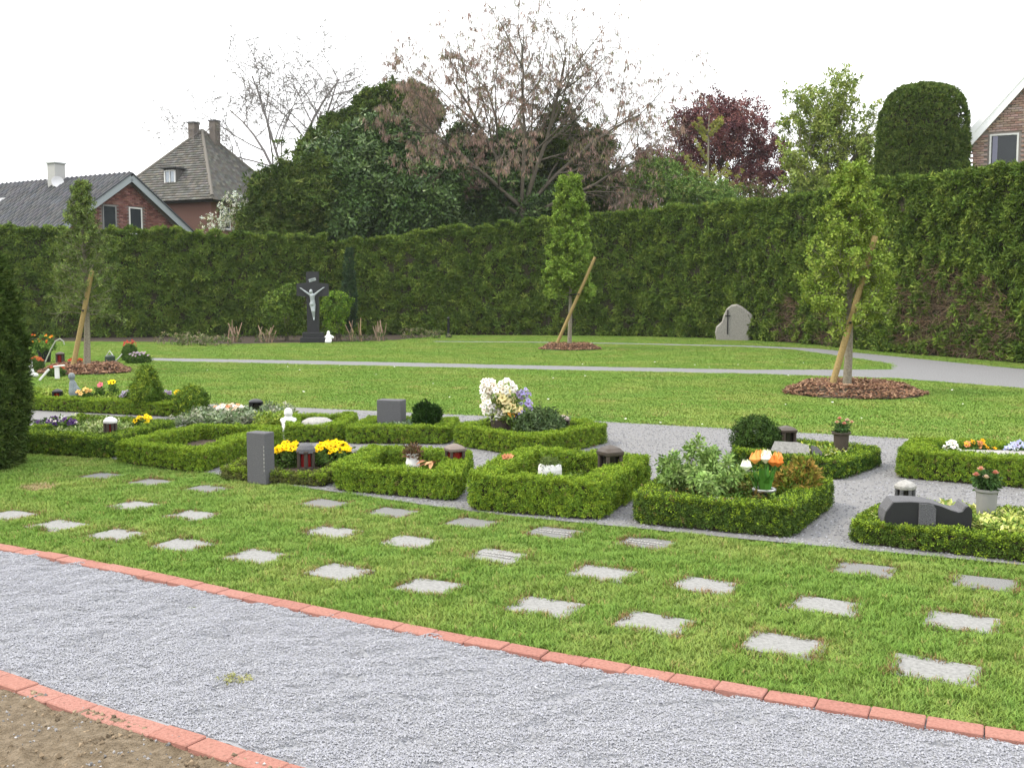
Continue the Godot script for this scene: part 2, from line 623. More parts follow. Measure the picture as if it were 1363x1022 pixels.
# ------------------------------------------------------------------ grave furniture
func grave_lantern(called: String, label: String, at: Vector3, turn: float, w: float, h: float, body: Material, roof: Material, glass: Material, sides := 4) -> Node3D:
	var o := thing(called, label, "lantern", at, turn, "grave lanterns")
	var s := Shape.new()
	var rot := Transform3D(Basis(Vector3.UP, PI / sides), Vector3.ZERO)
	var q := w * 0.5 / cos(PI / sides)
	s.lathe([Vector2(0, 0), Vector2(q * 0.98, 0), Vector2(q * 0.98, h * 0.1), Vector2(q * 0.85, h * 0.14), Vector2(0, h * 0.14)], sides, rot)
	part("base", s, body, o)
	for k in sides:
		var a := TAU * (k + 0.5) / sides
		var p := Vector3(cos(a), 0, sin(a)) * q * 0.82
		var ps := Shape.new()
		ps.tube([p + Vector3.UP * h * 0.13, p + Vector3.UP * h * 0.78], [w * 0.13, w * 0.13], 4)
		part("post", ps, body, o)
	var g := Shape.new()
	g.lathe([Vector2(q * 0.68, h * 0.14), Vector2(q * 0.68, h * 0.75)], sides, rot)
	part("glass", g, glass, o)
	var r := Shape.new()
	r.lathe([Vector2(0, h * 0.75), Vector2(q * 1.04, h * 0.76), Vector2(q * 1.08, h * 0.79), Vector2(q * 1.08, h * 0.85), Vector2(q * 0.75, h * 0.93), Vector2(q * 0.3, h * 0.98), Vector2(0, h)], sides, rot)
	part("roof", r, roof, o)
	return o

func vase(parent: Node, called: String, r: float, h: float, m: Material, flare := 1.15) -> void:
	var s := Shape.new()
	s.lathe([Vector2(0, 0), Vector2(r * 0.8, 0), Vector2(r * 0.86, h * 0.1), Vector2(r, h * 0.9), Vector2(r * flare, h * 0.94), Vector2(r * flare, h), Vector2(r * 0.92, h), Vector2(r * 0.88, h * 0.9), Vector2(0, h * 0.88)], 16)
	part(called, s, m, parent)

func rose_bunch(o: Node3D, y: float, heads: Array, pal: Array, leaf_r := 0.06, leaf_col := Color(0.035, 0.07, 0.02)) -> void:
	for i in heads.size():
		var p: Vector3 = heads[i]
		var st := Shape.new()
		st.col = Color(0.04, 0.09, 0.02)
		st.tube([Vector3(p.x * 0.2, y - 0.03, p.z * 0.2), p], [0.004, 0.004], 4, false)
		part("stem", st, M.tint, o)
		var s := Shape.new()
		var c: Color = pal[i % pal.size()]
		for ring in 3:
			for k in 6:
				var a := TAU * (k + ring * 0.5) / 6.0
				s.col = vary(c, 0.15)
				var dd := Vector3(cos(a), 0.3 + ring * 0.7, sin(a)).normalized()
				leaf(s, p + Vector3.UP * 0.004 * ring, dd, Vector3.UP, 0.032 - ring * 0.005, 0.03, -0.2)
		part("rose", s, M.petal, o)
	lobes_foliage(o, [[Vector3(0, y + leaf_r * 0.5, 0), Vector3(leaf_r, leaf_r * 0.8, leaf_r)]], 2600, L.herb, 0.7, [leaf_col, leaf_col * 1.5], M.leaf, 0.2, 0.0, "leaves")

func flower_clump(called: String, label: String, at: Vector3, spread: Vector2, h: float, count: int, pal: Array, size := 1.0, greens := true, cat := "flowers", leaf_pal := [Color(0.05, 0.1, 0.02), Color(0.08, 0.14, 0.03)]) -> Node3D:
	var o := thing(called, label, cat, at, 0.0, "flowers planted on the graves")
	if greens:
		lobes_foliage(o, [[Vector3(0, h * 0.35, 0), Vector3(spread.x, h * 0.5, spread.y)]], 1500, L.herb, 0.8, leaf_pal, M.leaf, 0.2, 0.0, "leaves")
	var xs := []
	var cs := []
	for i in count:
		var a := rr(0, TAU)
		var q := sqrt(rng.randf())
		var p := Vector3(cos(a) * q * spread.x, h * (0.72 + 0.3 * sqrt(maxf(0.0, 1.0 - q * q))) * rr(0.9, 1.08), sin(a) * q * spread.y)
		xs.append(face((Vector3(rr(-0.5, 0.5), 0.7, rr(0.2, 1.1))), rr(0, TAU), size * rr(0.8, 1.25), p))
		cs.append(vary(pal[rng.randi() % pal.size()], 0.12))
	many("blossoms", L.flower, xs, cs, M.petal, o)
	return o

func ground_cover(called: String, label: String, poly: Array, y: float, h: float, per_m2: float, pal: Array, scale_: float, cat := "ground cover", meshes := []) -> Node3D:
	var mid := Vector2.ZERO
	for q in poly:
		mid += q / poly.size()
	var o := thing(called, label, cat, Vector3(mid.x, y, mid.y))
	var pk := PackedVector2Array(poly)
	var lo := poly[0] as Vector2
	var hi := poly[0] as Vector2
	for q in poly:
		lo = lo.min(q); hi = hi.max(q)
	var xs := []
	var cs := []
	var cnt := int((hi.x - lo.x) * (hi.y - lo.y) * per_m2)
	for i in cnt:
		var q := Vector2(rr(lo.x, hi.x), rr(lo.y, hi.y))
		if not inside(q, pk):
			continue
		var hh := h * 0.5 * (0.55 + 0.9 * (0.5 + fn.get_noise_2d(q.x * 9.0, q.y * 9.0))) * rr(0.3, 1.0)
		xs.append(face(Vector3(rr(-0.6, 0.6), 1, rr(-0.6, 0.6)), rr(0, TAU), scale_ * rr(0.7, 1.3), Vector3(q.x - mid.x, hh, q.y - mid.y)))
		cs.append(vary(pal[rng.randi() % pal.size()], 0.15))
	many("leaves", (L.herb if meshes.is_empty() else meshes)[0], xs, cs, M.leaf, o)
	return o

# ------------------------------------------------------------------ smooth bodies from tapered bones (surface nets)
func bones_shape(bones: Array, cell: float, blend: float) -> Shape:
	var lo := Vector3.ONE * 1e9
	var hi := -lo
	for b in bones:
		for e in [0, 1]:
			var r: float = b[2 + e] + cell * 2.5
			lo = lo.min(b[e] - Vector3.ONE * r); hi = hi.max(b[e] + Vector3.ONE * r)
	var nx := int((hi.x - lo.x) / cell) + 2
	var ny := int((hi.y - lo.y) / cell) + 2
	var nz := int((hi.z - lo.z) / cell) + 2
	var f := PackedFloat32Array()
	f.resize(nx * ny * nz)
	for z in nz:
		for y in ny:
			for x in nx:
				var p := lo + Vector3(x, y, z) * cell
				var d := 1e9
				for b in bones:
					var ab: Vector3 = b[1] - b[0]
					var t := clampf((p - b[0]).dot(ab) / maxf(ab.length_squared(), 1e-9), 0.0, 1.0)
					var e: float = p.distance_to(b[0] + ab * t) - lerpf(b[2], b[3], t)
					var h := clampf(0.5 + 0.5 * (d - e) / blend, 0.0, 1.0)
					d = lerpf(d, e, h) - blend * h * (1.0 - h)
				f[x + nx * (y + ny * z)] = d
	var s := Shape.new()
	var vert := {}
	var step := [1, nx, nx * ny]
	for z in nz - 1:
		for y in ny - 1:
			for x in nx - 1:
				var i := x + nx * (y + ny * z)
				var sum := Vector3.ZERO
				var cnt := 0
				for ax in 3:
					var u := (ax + 1) % 3
					var w := (ax + 2) % 3
					for a in 2:
						for b in 2:
							var j: int = i + a * step[u] + b * step[w]
							var f0 := f[j]
							var f1 := f[j + step[ax]]
							if (f0 < 0.0) != (f1 < 0.0):
								var q := Vector3(x, y, z)
								q[u] += a; q[w] += b; q[ax] += f0 / (f0 - f1)
								sum += q; cnt += 1
				if cnt > 0:
					vert[i] = lo + sum / cnt * cell
	for i in vert:
		for ax in 3:
			var u: int = step[(ax + 1) % 3]
			var w: int = step[(ax + 2) % 3]
			if i + step[ax] >= f.size():
				continue
			var f0: float = f[i]
			var f1: float = f[i + step[ax]]
			if (f0 < 0.0) != (f1 < 0.0) and vert.has(i - u) and vert.has(i - w) and vert.has(i - u - w):
				var hint := Vector3.ZERO
				hint[ax] = 1.0 if f0 < 0.0 else -1.0
				s.quad(vert[i], vert[i - u], vert[i - u - w], vert[i - w], hint)
	return s

# ------------------------------------------------------------------ layout of the ground (x, z in metres; camera stands at 0, 0)
var lawn_side := [Vector2(-6.6, -8.5), Vector2(-4.6, -7.38), Vector2(-3.36, -6.68), Vector2(-2.41, -6.14), Vector2(-1.59, -5.63), Vector2(-0.85, -5.19), Vector2(-0.29, -4.86), Vector2(0.27, -4.55), Vector2(0.7, -4.32), Vector2(1.25, -4.03), Vector2(1.91, -3.72), Vector2(2.9, -3.32), Vector2(4.6, -2.75)]
var soil_side := [Vector2(-5.4, -6.3), Vector2(-3.6, -5.2), Vector2(-2.21, -4.35), Vector2(-1.75, -4.05), Vector2(-1.37, -3.82), Vector2(-1.03, -3.62), Vector2(-0.73, -3.44), Vector2(0.3, -2.88), Vector2(1.6, -2.25), Vector2(3.6, -1.4)]
var grave_front := [Vector2(-8.87, -13.14), Vector2(-4.92, -10.79), Vector2(-3.68, -10.09), Vector2(-2.47, -9.19), Vector2(-1.38, -8.44), Vector2(-0.21, -7.66), Vector2(0.93, -7.11), Vector2(1.49, -6.84), Vector2(1.89, -6.66), Vector2(2.51, -6.39), Vector2(3.11, -6.12), Vector2(4.63, -5.44), Vector2(7.13, -4.24)]
var grave_back := [Vector2(9.0, -10.3), Vector2(5.7, -11.35), Vector2(4.45, -11.85), Vector2(2.71, -12.7), Vector2(1.28, -13.4), Vector2(-0.85, -14.3), Vector2(-2.6, -15.0), Vector2(-4.6, -15.7), Vector2(-6.0, -15.9), Vector2(-9.5, -17.5)]
var far_walk := [Vector2(-10.3, -28.3), Vector2(-7.5, -27.6), Vector2(-4.0, -26.6), Vector2(0.34, -25.1), Vector2(5.44, -23.5), Vector2(8.68, -23.6), Vector2(9.4, -25.6), Vector2(9.3, -29.0), Vector2(8.9, -33.2), Vector2(7.7, -34.8), Vector2(4.0, -37.0), Vector2(0.52, -38.3), Vector2(-3.0, -38.9), Vector2(-3.0, -39.5), Vector2(0.52, -38.95), Vector2(4.2, -37.7), Vector2(8.3, -35.6), Vector2(9.9, -33.6), Vector2(10.6, -29.6), Vector2(11.6, -24.4), Vector2(12.8, -20.0), Vector2(14.5, -14.5), Vector2(11.5, -14.5), Vector2(9.35, -18.4), Vector2(7.78, -20.9), Vector2(5.06, -22.2), Vector2(0.31, -23.6), Vector2(-4.0, -25.1), Vector2(-9.2, -26.8)]
var hedge_bed := [Vector2(-20.0, -39.8), Vector2(-13.0, -38.6), Vector2(-10.4, -36.9), Vector2(-8.6, -37.6), Vector2(-6.6, -38.6), Vector2(-4.6, -40.5), Vector2(-3.4, -44.0), Vector2(-3.0, -47.5), Vector2(-9.0, -48.0), Vector2(-24.0, -45.0)]
var mulch := [Vector3(-9.35, 0.95, -22.7), Vector3(1.85, 0.97, -33.2), Vector3(5.8, 1.16, -17.6)]   # x, radius, z
var slab_spots := [
	[Vector2(-3.74, -7.6), Vector2(-3.24, -7.26), Vector2(-2.7, -6.96), Vector2(-2.15, -6.67), Vector2(-1.59, -6.36), Vector2(-1.02, -6.0), Vector2(-0.46, -5.68), Vector2(0.17, -5.3), Vector2(0.71, -5.03), Vector2(1.27, -4.7), Vector2(1.84, -4.38)],
	[Vector2(-2.95, -7.97), Vector2(-2.38, -7.6), Vector2(-1.25, -7.05), Vector2(-0.67, -6.76), Vector2(-0.09, -6.38), Vector2(0.53, -5.97), Vector2(1.09, -5.71), Vector2(1.65, -5.32), Vector2(2.25, -5.05)],
	[Vector2(-3.74, -9.32), Vector2(-3.18, -9.0), Vector2(-2.59, -8.68), Vector2(-1.47, -8.03), Vector2(-0.91, -7.71), Vector2(-0.29, -7.34), Vector2(0.29, -7.03), Vector2(0.88, -6.72), Vector2(2.1, -6.05), Vector2(2.68, -5.76)]]
const ROW_TURN := -0.51

func set_view() -> void:
	var cam := Camera3D.new()
	cam.name = "camera"
	add_child(cam)
	cam.position = Vector3(0, 1.6, 0)
	cam.rotation.x = -atan(113.0 / 1378.0)
	cam.fov = rad_to_deg(2.0 * atan(511.0 / 1378.0))
	cam.near = 0.05
	cam.far = 600.0
	cam.current = true
	var we := WorldEnvironment.new()
	we.name = "world_environment"
	var e := Environment.new()
	e.background_mode = Environment.BG_SKY
	var sm := ProceduralSkyMaterial.new()
	sm.sky_top_color = lin(0.97, 0.985, 1.0)
	sm.sky_horizon_color = lin(0.56, 0.565, 0.57)
	sm.sky_curve = 0.6
	sm.sky_energy_multiplier = 1.3
	sm.ground_bottom_color = lin(0.12, 0.13, 0.08)
	sm.ground_horizon_color = lin(0.3, 0.32, 0.28)
	sm.sun_angle_max = 1.0
	var sky := Sky.new()
	sky.sky_material = sm
	e.sky = sky
	e.tonemap_mode = Environment.TONE_MAPPER_LINEAR
	e.tonemap_exposure = 1.9
	e.fog_enabled = true
	e.fog_density = 0.00022
	e.fog_light_color = Color(0.93, 0.95, 0.97)
	e.sdfgi_enabled = true
	e.ssao_enabled = true
	e.ssil_enabled = true
	we.environment = e
	add_child(we)
	var sun := DirectionalLight3D.new()
	sun.name = "sun"
	sun.light_energy = 0.5
	sun.light_color = Color(1.0, 0.95, 0.86)
	sun.light_angular_distance = 10.0
	sun.shadow_enabled = true
	add_child(sun)
	sun.look_at_from_position(Vector3(-8, 9, -0.6), Vector3.ZERO)

func grass_tone(q: Vector2) -> Color:
	var a := fn.get_noise_2d(q.x * 0.9, q.y * 0.9)
	var b := fn.get_noise_2d(q.x * 3.1 + 50, q.y * 3.1)
	var c := Color(0.16, 0.26, 0.054)
	c = c.lerp(Color(0.215, 0.285, 0.07), clampf(0.35 + a * 1.3, 0, 1))
	c = c.lerp(Color(0.13, 0.22, 0.04), clampf(b * 1.4, 0, 0.7))
	var r := rng.randf()
	if r < 0.02 + 0.05 * clampf(a, 0, 1):
		c = Color(0.3, 0.25, 0.1)
	return vary(c, 0.12)

func make_ground() -> void:
	var turf := noisy([lin(0.06, 0.07, 0.025), lin(0.11, 0.14, 0.035), lin(0.15, 0.19, 0.045), lin(0.18, 0.17, 0.07)], 0.02, 3.0, 1.0, 6.0, 21)
	struct("lawn_ground", flat_sheet([Vector2(-300, 60), Vector2(300, 60), Vector2(300, -320), Vector2(-300, -320)], -0.03), turf)
	var gravel := noisy([lin(0.1, 0.103, 0.112), lin(0.2, 0.205, 0.22), lin(0.24, 0.245, 0.263), lin(0.29, 0.296, 0.318), lin(0.4, 0.405, 0.43)], 0.16, 0.35, 0.95, 4.0, 22, 0.16)
	var soil_mat := noisy([lin(0.08, 0.06, 0.038), lin(0.135, 0.105, 0.07), lin(0.2, 0.16, 0.115)], 0.03, 0.9, 1.0, 10.0, 23, 0.1)
	var up := smooth_line(lawn_side, 0.06)
	var low := smooth_line(soil_side, 0.06)
	# near walk: both lines resampled to the same count
	var aa := smooth_line(lawn_side, -340.0)
	var bb := smooth_line(soil_side, -340.0)
	var cnt := aa.size()
	struct("gravel_path", strip(aa, bb, 60, -0.007, 0.014, 3.2), gravel)
	# bare soil in front of the walk
	var soil_line := shifted(bb, 0.06)
	var behind := []
	for i in soil_line.size():
		behind.append(Vector2(soil_line[i].x - 2.6, soil_line[i].y + 4.6))
	struct("bare_soil", strip(soil_line, behind, 60, -0.002, 0.014, 4.0), soil_mat)
	# gravel round the graves, far walk and flower bed
	var front := smooth_line(grave_front, 0.1)
	var back := smooth_line(grave_back, 0.2)
	var ring := front + back
	struct("grave_gravel", flat_sheet(ring, 0.004), noisy([lin(0.07, 0.068, 0.066), lin(0.14, 0.138, 0.138), lin(0.18, 0.178, 0.18), lin(0.23, 0.228, 0.232), lin(0.33, 0.328, 0.335)], 0.14, 0.4, 0.95, 4.0, 26, 0.16))
	struct("far_gravel_path", flat_sheet(far_walk, 0.0), noisy([lin(0.08, 0.076, 0.068), lin(0.145, 0.145, 0.147), lin(0.18, 0.182, 0.19), lin(0.24, 0.243, 0.255)], 0.05, 0.9, 0.95, 3.0, 25, 0.1))
	struct("flower_bed", flat_sheet(hedge_bed, 0.006), noisy([lin(0.02, 0.015, 0.01), lin(0.045, 0.034, 0.024), lin(0.075, 0.058, 0.042)], 0.05, 0.8, 1.0, 8.0, 27))
	# loose stones on the near walk
	var xs := [[], [], []]
	var cs := [[], [], []]
	for k in 420000:
		var i := int(rr(0, cnt - 1.001))
		var along_ := rng.randf()
		var q: Vector2 = aa[i].lerp(aa[i + 1], along_)
		var q2: Vector2 = bb[i].lerp(bb[i + 1], along_)
		var w := q.lerp(q2, rr(0.05, 0.985))
		if w.y > -2.9 or absf(w.x) > -w.y * 0.6 + 0.4:
			continue
		var t := rng.randi() % 3
		var sz := rr(0.0025, 0.0048)
		if rng.randf() < 0.03:
			sz *= 1.6
		xs[t].append(Transform3D(Basis(rdir(), rr(0, TAU)).scaled(Vector3(1, 0.6, 1) * sz), Vector3(w.x, -0.002 + walk_height(w, 0.014, 3.2), w.y)))
		var g := rr(0.235, 0.32)
		if rng.randf() < 0.07:
			g = rr(0.17, 0.22)
		if rng.randf() < 0.04:
			g = rr(0.36, 0.44)
		cs[t].append(Color(g * 0.97, g * 0.985, g * rr(1.03, 1.13)))
	for t in 3:
		many("path_stones", L.pebble[t], xs[t], cs[t], M.tint, get_node("gravel_path"))
	# stones between the graves
	xs = []
	cs = []
	var ringp := PackedVector2Array(ring)
	for k in 90000:
		var q := Vector2(rr(-5.5, 6.0), -5.0 - 9.5 * pow(rng.randf(), 1.4))
		if absf(q.x) > -q.y * 0.55 + 0.4 or not inside(q, ringp):
			continue
		xs.append(Transform3D(Basis(rdir(), rr(0, TAU)).scaled(Vector3(1, 0.75, 1) * rr(0.005, 0.011)), Vector3(q.x, 0.005, q.y)))
		var g := rr(0.12, 0.3)
		cs.append(Color(g * 0.98, g * 0.985, g * rr(1.0, 1.08)))
	many("path_stones", L.pebble[0], xs, cs, M.tint, get_node("grave_gravel"))
	# grit and crumbs on the soil
	xs = []
	cs = []
	for k in 9000:
		var i := int(rr(0, soil_line.size() - 1.001))
		var q: Vector2 = soil_line[i].lerp(behind[i], pow(rng.randf(), 2.0) * 0.5)
		if q.y > -2.6 or absf(q.x) > -q.y * 0.6 + 0.3:
			continue
		var grit := fn.get_noise_2d(q.x * 2.5 + 11, q.y * 2.5) > 0.02
		xs.append(Transform3D(Basis(rdir(), rr(0, TAU)).scaled(Vector3.ONE * (rr(0.003, 0.009) if grit else rr(0.003, 0.014))), Vector3(q.x, -0.001 + walk_height(q, 0.014, 4.0), q.y)))
		var g := rr(0.12, 0.36)
		cs.append(Color(g, g * 0.97, g * 0.97) if grit and rng.randf() < 0.8 else Color(g * 0.7, g * 0.53, g * 0.35))
	many("grit", L.pebble[1], xs, cs, M.tint, get_node("bare_soil"))
	print("gravel")
	# grass of the near lawn
	var slabs := []
	for row in slab_spots:
		for p in row:
			slabs.append(p)
	var near_poly := PackedVector2Array(up)
	var fr := front.duplicate()
	fr.reverse()
	near_poly.append_array(PackedVector2Array(fr))
	xs = [[], [], []]
	cs = [[], [], []]
	var ct := Vector2(cos(ROW_TURN), -sin(ROW_TURN))
	var cn := Vector2(-ct.y, ct.x)
	for k in 190000:
		var q := Vector2(rr(-6.2, 4.2), rr(-11.8, -3.2))
		if absf(q.x) > -q.y * 0.53 + 0.5:
			continue
		if not inside(q, near_poly):
			continue
		var skip := false
		var edge := false
		for p in slabs:
			var d: Vector2 = q - p
			if d.length_squared() < 0.09:
				edge = absf(d.dot(ct)) < 0.19 and absf(d.dot(cn)) < 0.165
				if absf(d.dot(ct)) < 0.156 + 0.05 * fn.get_noise_2d(q.x * 9.0, q.y * 9.0) and absf(d.dot(cn)) < 0.128 + 0.05 * fn.get_noise_2d(q.x * 9.0 + 5.0, q.y * 9.0):
					skip = true
					break
		if skip:
			continue
		var t := rng.randi() % 3
		xs[t].append(Transform3D(Basis(Vector3.UP, rr(0, TAU)).scaled(Vector3(1, rr(0.48, 0.8) * (1.0 + 0.5 * fn.get_noise_2d(q.x * 4.0, q.y * 4.0)), 1)), Vector3(q.x, -0.016, q.y)))
		var gc := grass_tone(q)
		if q.distance_squared_to(Vector2(-4.05, -8.75)) < 0.025 and rng.randf() < 0.8:
			gc = vary(Color(0.34, 0.27, 0.15), 0.2)
		elif edge and rng.randf() < 0.45:
			gc = vary(Color(0.2, 0.135, 0.065), 0.3)
		cs[t].append(gc)
	var g := thing("lawn_grass", "short green grass round the flat grave slabs", "grass")
	g.set_meta("kind", "stuff")
	for t in 3:
		many("grass_blades", L.tuft[t], xs[t], cs[t], M.grass, g)
	print("grass ", xs[0].size() * 3)
	# far lawn
	xs = [[], []]
	cs = [[], []]
	var walkp := PackedVector2Array(far_walk)
	var bedp := PackedVector2Array(hedge_bed)
	for k in 130000:
		var z := -10.0 - 40.0 * pow(rng.randf(), 0.9)
		var q := Vector2(rr(0.55, -0.56) * -z, z)
		q.x = rr(-0.54, 0.54) * -z
		if inside(q, ringp) or inside(q, walkp) or inside(q, bedp) or inside(q, near_poly):
			continue
		var skip := false
		for mu in mulch:
			if Vector2(q.x - mu.x, q.y - mu.z).length() < mu.y:
				skip = true
		if skip:
			continue
		var t := rng.randi() % 2
		xs[t].append(Transform3D(Basis(Vector3.UP, rr(0, TAU)).scaled(Vector3(1, rr(0.45, 0.75), 1)), Vector3(q.x, -0.02, q.y)))
		cs[t].append(grass_tone(q * 0.5))
	var fg := thing("far_lawn_grass", "mown green grass of the open lawn behind the graves", "grass")
	fg.set_meta("kind", "stuff")
	for t in 2:
		many("grass_blades", L.turf[t], xs[t], cs[t], M.grass, fg)
	# daisies and petals on the far lawn
	xs = []
	cs = []
	for k in 45:
		var z := rr(-11, -26)
		var q := Vector2(rr(-0.3, 0.5) * -z, z)
		if inside(q, ringp) or inside(q, walkp):
			continue
		xs.append(face(Vector3(rr(-0.4, 0.4), 1, 0.3), 0, rr(0.4, 0.8), Vector3(q.x, 0.03, q.y)))
		cs.append(Color(0.75, 0.75, 0.7))
	var da := thing("daisies", "tiny white daisies scattered over the open lawn", "flowers")
	da.set_meta("kind", "stuff")
	many("blossoms", L.flower, xs, cs, M.petal, da)
	print("far lawn ", xs.size())

func make_weed() -> void:
	var o := thing("path_weed", "small yellowish weed growing in the middle of the gravel walk", "weed", Vector3(-1.17, -0.004, -4.26))
	var xs := []
	var cs := []
	for k in 46:
		var a := rr(0, TAU)
		var d := sqrt(rng.randf()) * 0.075
		xs.append(face(Vector3(rr(-0.7, 0.7), 1, rr(-0.7, 0.7)), rr(0, TAU), rr(0.18, 0.32), Vector3(cos(a) * d, 0.0, sin(a) * d * 0.7)))
		cs.append(vary(Color(0.26, 0.26, 0.1), 0.2))
	many("leaves", L.herb[0], xs, cs, M.leaf, o)

func make_edging() -> void:
	var tones := []
	for k in 6:
		var b := [Color(0.31, 0.145, 0.115), Color(0.3, 0.138, 0.11), Color(0.32, 0.158, 0.128), Color(0.295, 0.135, 0.108), Color(0.315, 0.15, 0.118), Color(0.31, 0.15, 0.122)][k] as Color
		tones.append(noisy([lin(b.r * 0.5, b.g * 0.6, b.b * 0.55), lin(b.r * 0.9, b.g * 0.88, b.b * 0.88), lin(b.r, b.g, b.b), lin(b.r * 1.1, b.g * 1.3, b.b * 1.35)], 0.03, 0.3, 0.92, 5.0, 30 + k, 0.12))
	var bricks := []
	for k in 3:
		var s := Shape.new()
		s.box(Transform3D.IDENTITY, Vector3(0.1975 - 0.001 * k, 0.07, 0.1), 0.004)
		bricks.append(s.mesh())
	for e in 2:
		var line: Array = smooth_line(lawn_side if e == 0 else soil_side, 0.2)
		var root := Node3D.new()
		root.name = "lawn_edging" if e == 0 else "soil_edging"
		add_child(root)
		root.set_meta("kind", "structure")
		root.set_meta("label", "red brick edging between gravel walk and lawn" if e == 0 else "red brick edging between gravel walk and bare soil")
		for i in line.size() - 1:
			var a: Vector2 = line[i]
			var b: Vector2 = line[i + 1]
			var m := (a + b) * 0.5
			if absf(m.x) > -m.y * 0.7 + 0.6:
				continue
			var t := (b - a).normalized()
			var nn := Vector2(-t.y, t.x) * 0.054
			var o := part("brick", bricks[rng.randi() % 3], tones[rng.randi() % 6], root)
			o.position = Vector3(m.x + nn.x, -0.026 + rr(-0.005, 0.004), m.y + nn.y)
			o.rotation = Vector3(rr(-0.02, 0.02), atan2(-t.y, t.x) + rr(-0.015, 0.015), rr(-0.012, 0.012))

func make_slabs() -> void:
	var ords := ["first", "second", "third", "fourth", "fifth", "sixth", "seventh", "eighth", "ninth", "tenth", "eleventh"]
	var rows := ["front row by the brick edging", "middle row", "back row by the graves"]
	var shapes := []
	for k in 3:
		var s := Shape.new()
		var w := 0.165 + 0.006 * k
		var d := 0.135 + 0.004 * k
		var out := []
		for c in [[-1, -1], [1, -1], [1, 1], [-1, 1]]:
			for i in 3:
				out.append(Vector2(c[0] * w, c[1] * d) + Vector2(rr(-0.006, 0.006), rr(-0.006, 0.006)) + (Vector2(0, -c[1] * 0.01) if (i == 0) == (c[0] * c[1] > 0) else Vector2(-c[0] * 0.01, 0)) * (1.0 if i != 1 else 0.3))
		var ang := []
		for q in out:
			ang.append(q)
		ang.sort_custom(func(p, q): return p.angle() < q.angle())
		s.prism(ang, 0.05, Transform3D(Basis(Vector3.RIGHT, PI / 2), Vector3.ZERO))
		shapes.append(s.mesh())
	var dark := noisy([lin(0.08, 0.08, 0.08), lin(0.145, 0.145, 0.142), lin(0.22, 0.22, 0.21)], 0.05, 0.3, 0.85, 4.0, 44)
	for r in 3:
		for i in slab_spots[r].size():
			var p: Vector2 = slab_spots[r][i]
			var word: String = ords[i] + " from the left"
			var lettered: bool = r == 2 and i in [6, 7] or r == 1 and i == 4
			var lab := "flat grey grave slab in the grass, %s, %s" % [rows[r], word]
			if lettered:
				lab = "flat grey slab with raised lettering, %s, %s" % [rows[r], word]
			var o := thing("grave_slab", lab, "grave slab", Vector3(p.x, -0.029, p.y), ROW_TURN + rr(-0.05, 0.05), "flat slabs set in the near lawn")
			var stone := part("slab", shapes[rng.randi() % 3], dark if r == 2 else M.slab, o)
			stone.rotation.z = rr(-0.012, 0.012)
			stone.rotation.y = PI if rng.randf() < 0.5 else 0.0
			if lettered:
				var s := Shape.new()
				for line in 2:
					var x := -0.12
					while x < 0.11:
						var w := rr(0.008, 0.016)
						s.box(Transform3D(Basis(Vector3.UP, rr(-0.2, 0.2)), Vector3(x, 0.028, -0.03 + line * 0.055)), Vector3(w, 0.006, rr(0.02, 0.03)), 0.001)
						x += w + rr(0.006, 0.012)
				var ins := part("inscription", s, M.pale_stone, o)
				ins.set_meta("kind", "stuff")

func away(f0: Vector2, f1: Vector2, d: float) -> Vector2:
	var t := (f1 - f0).normalized()
	return Vector2(t.y, -t.x) * d

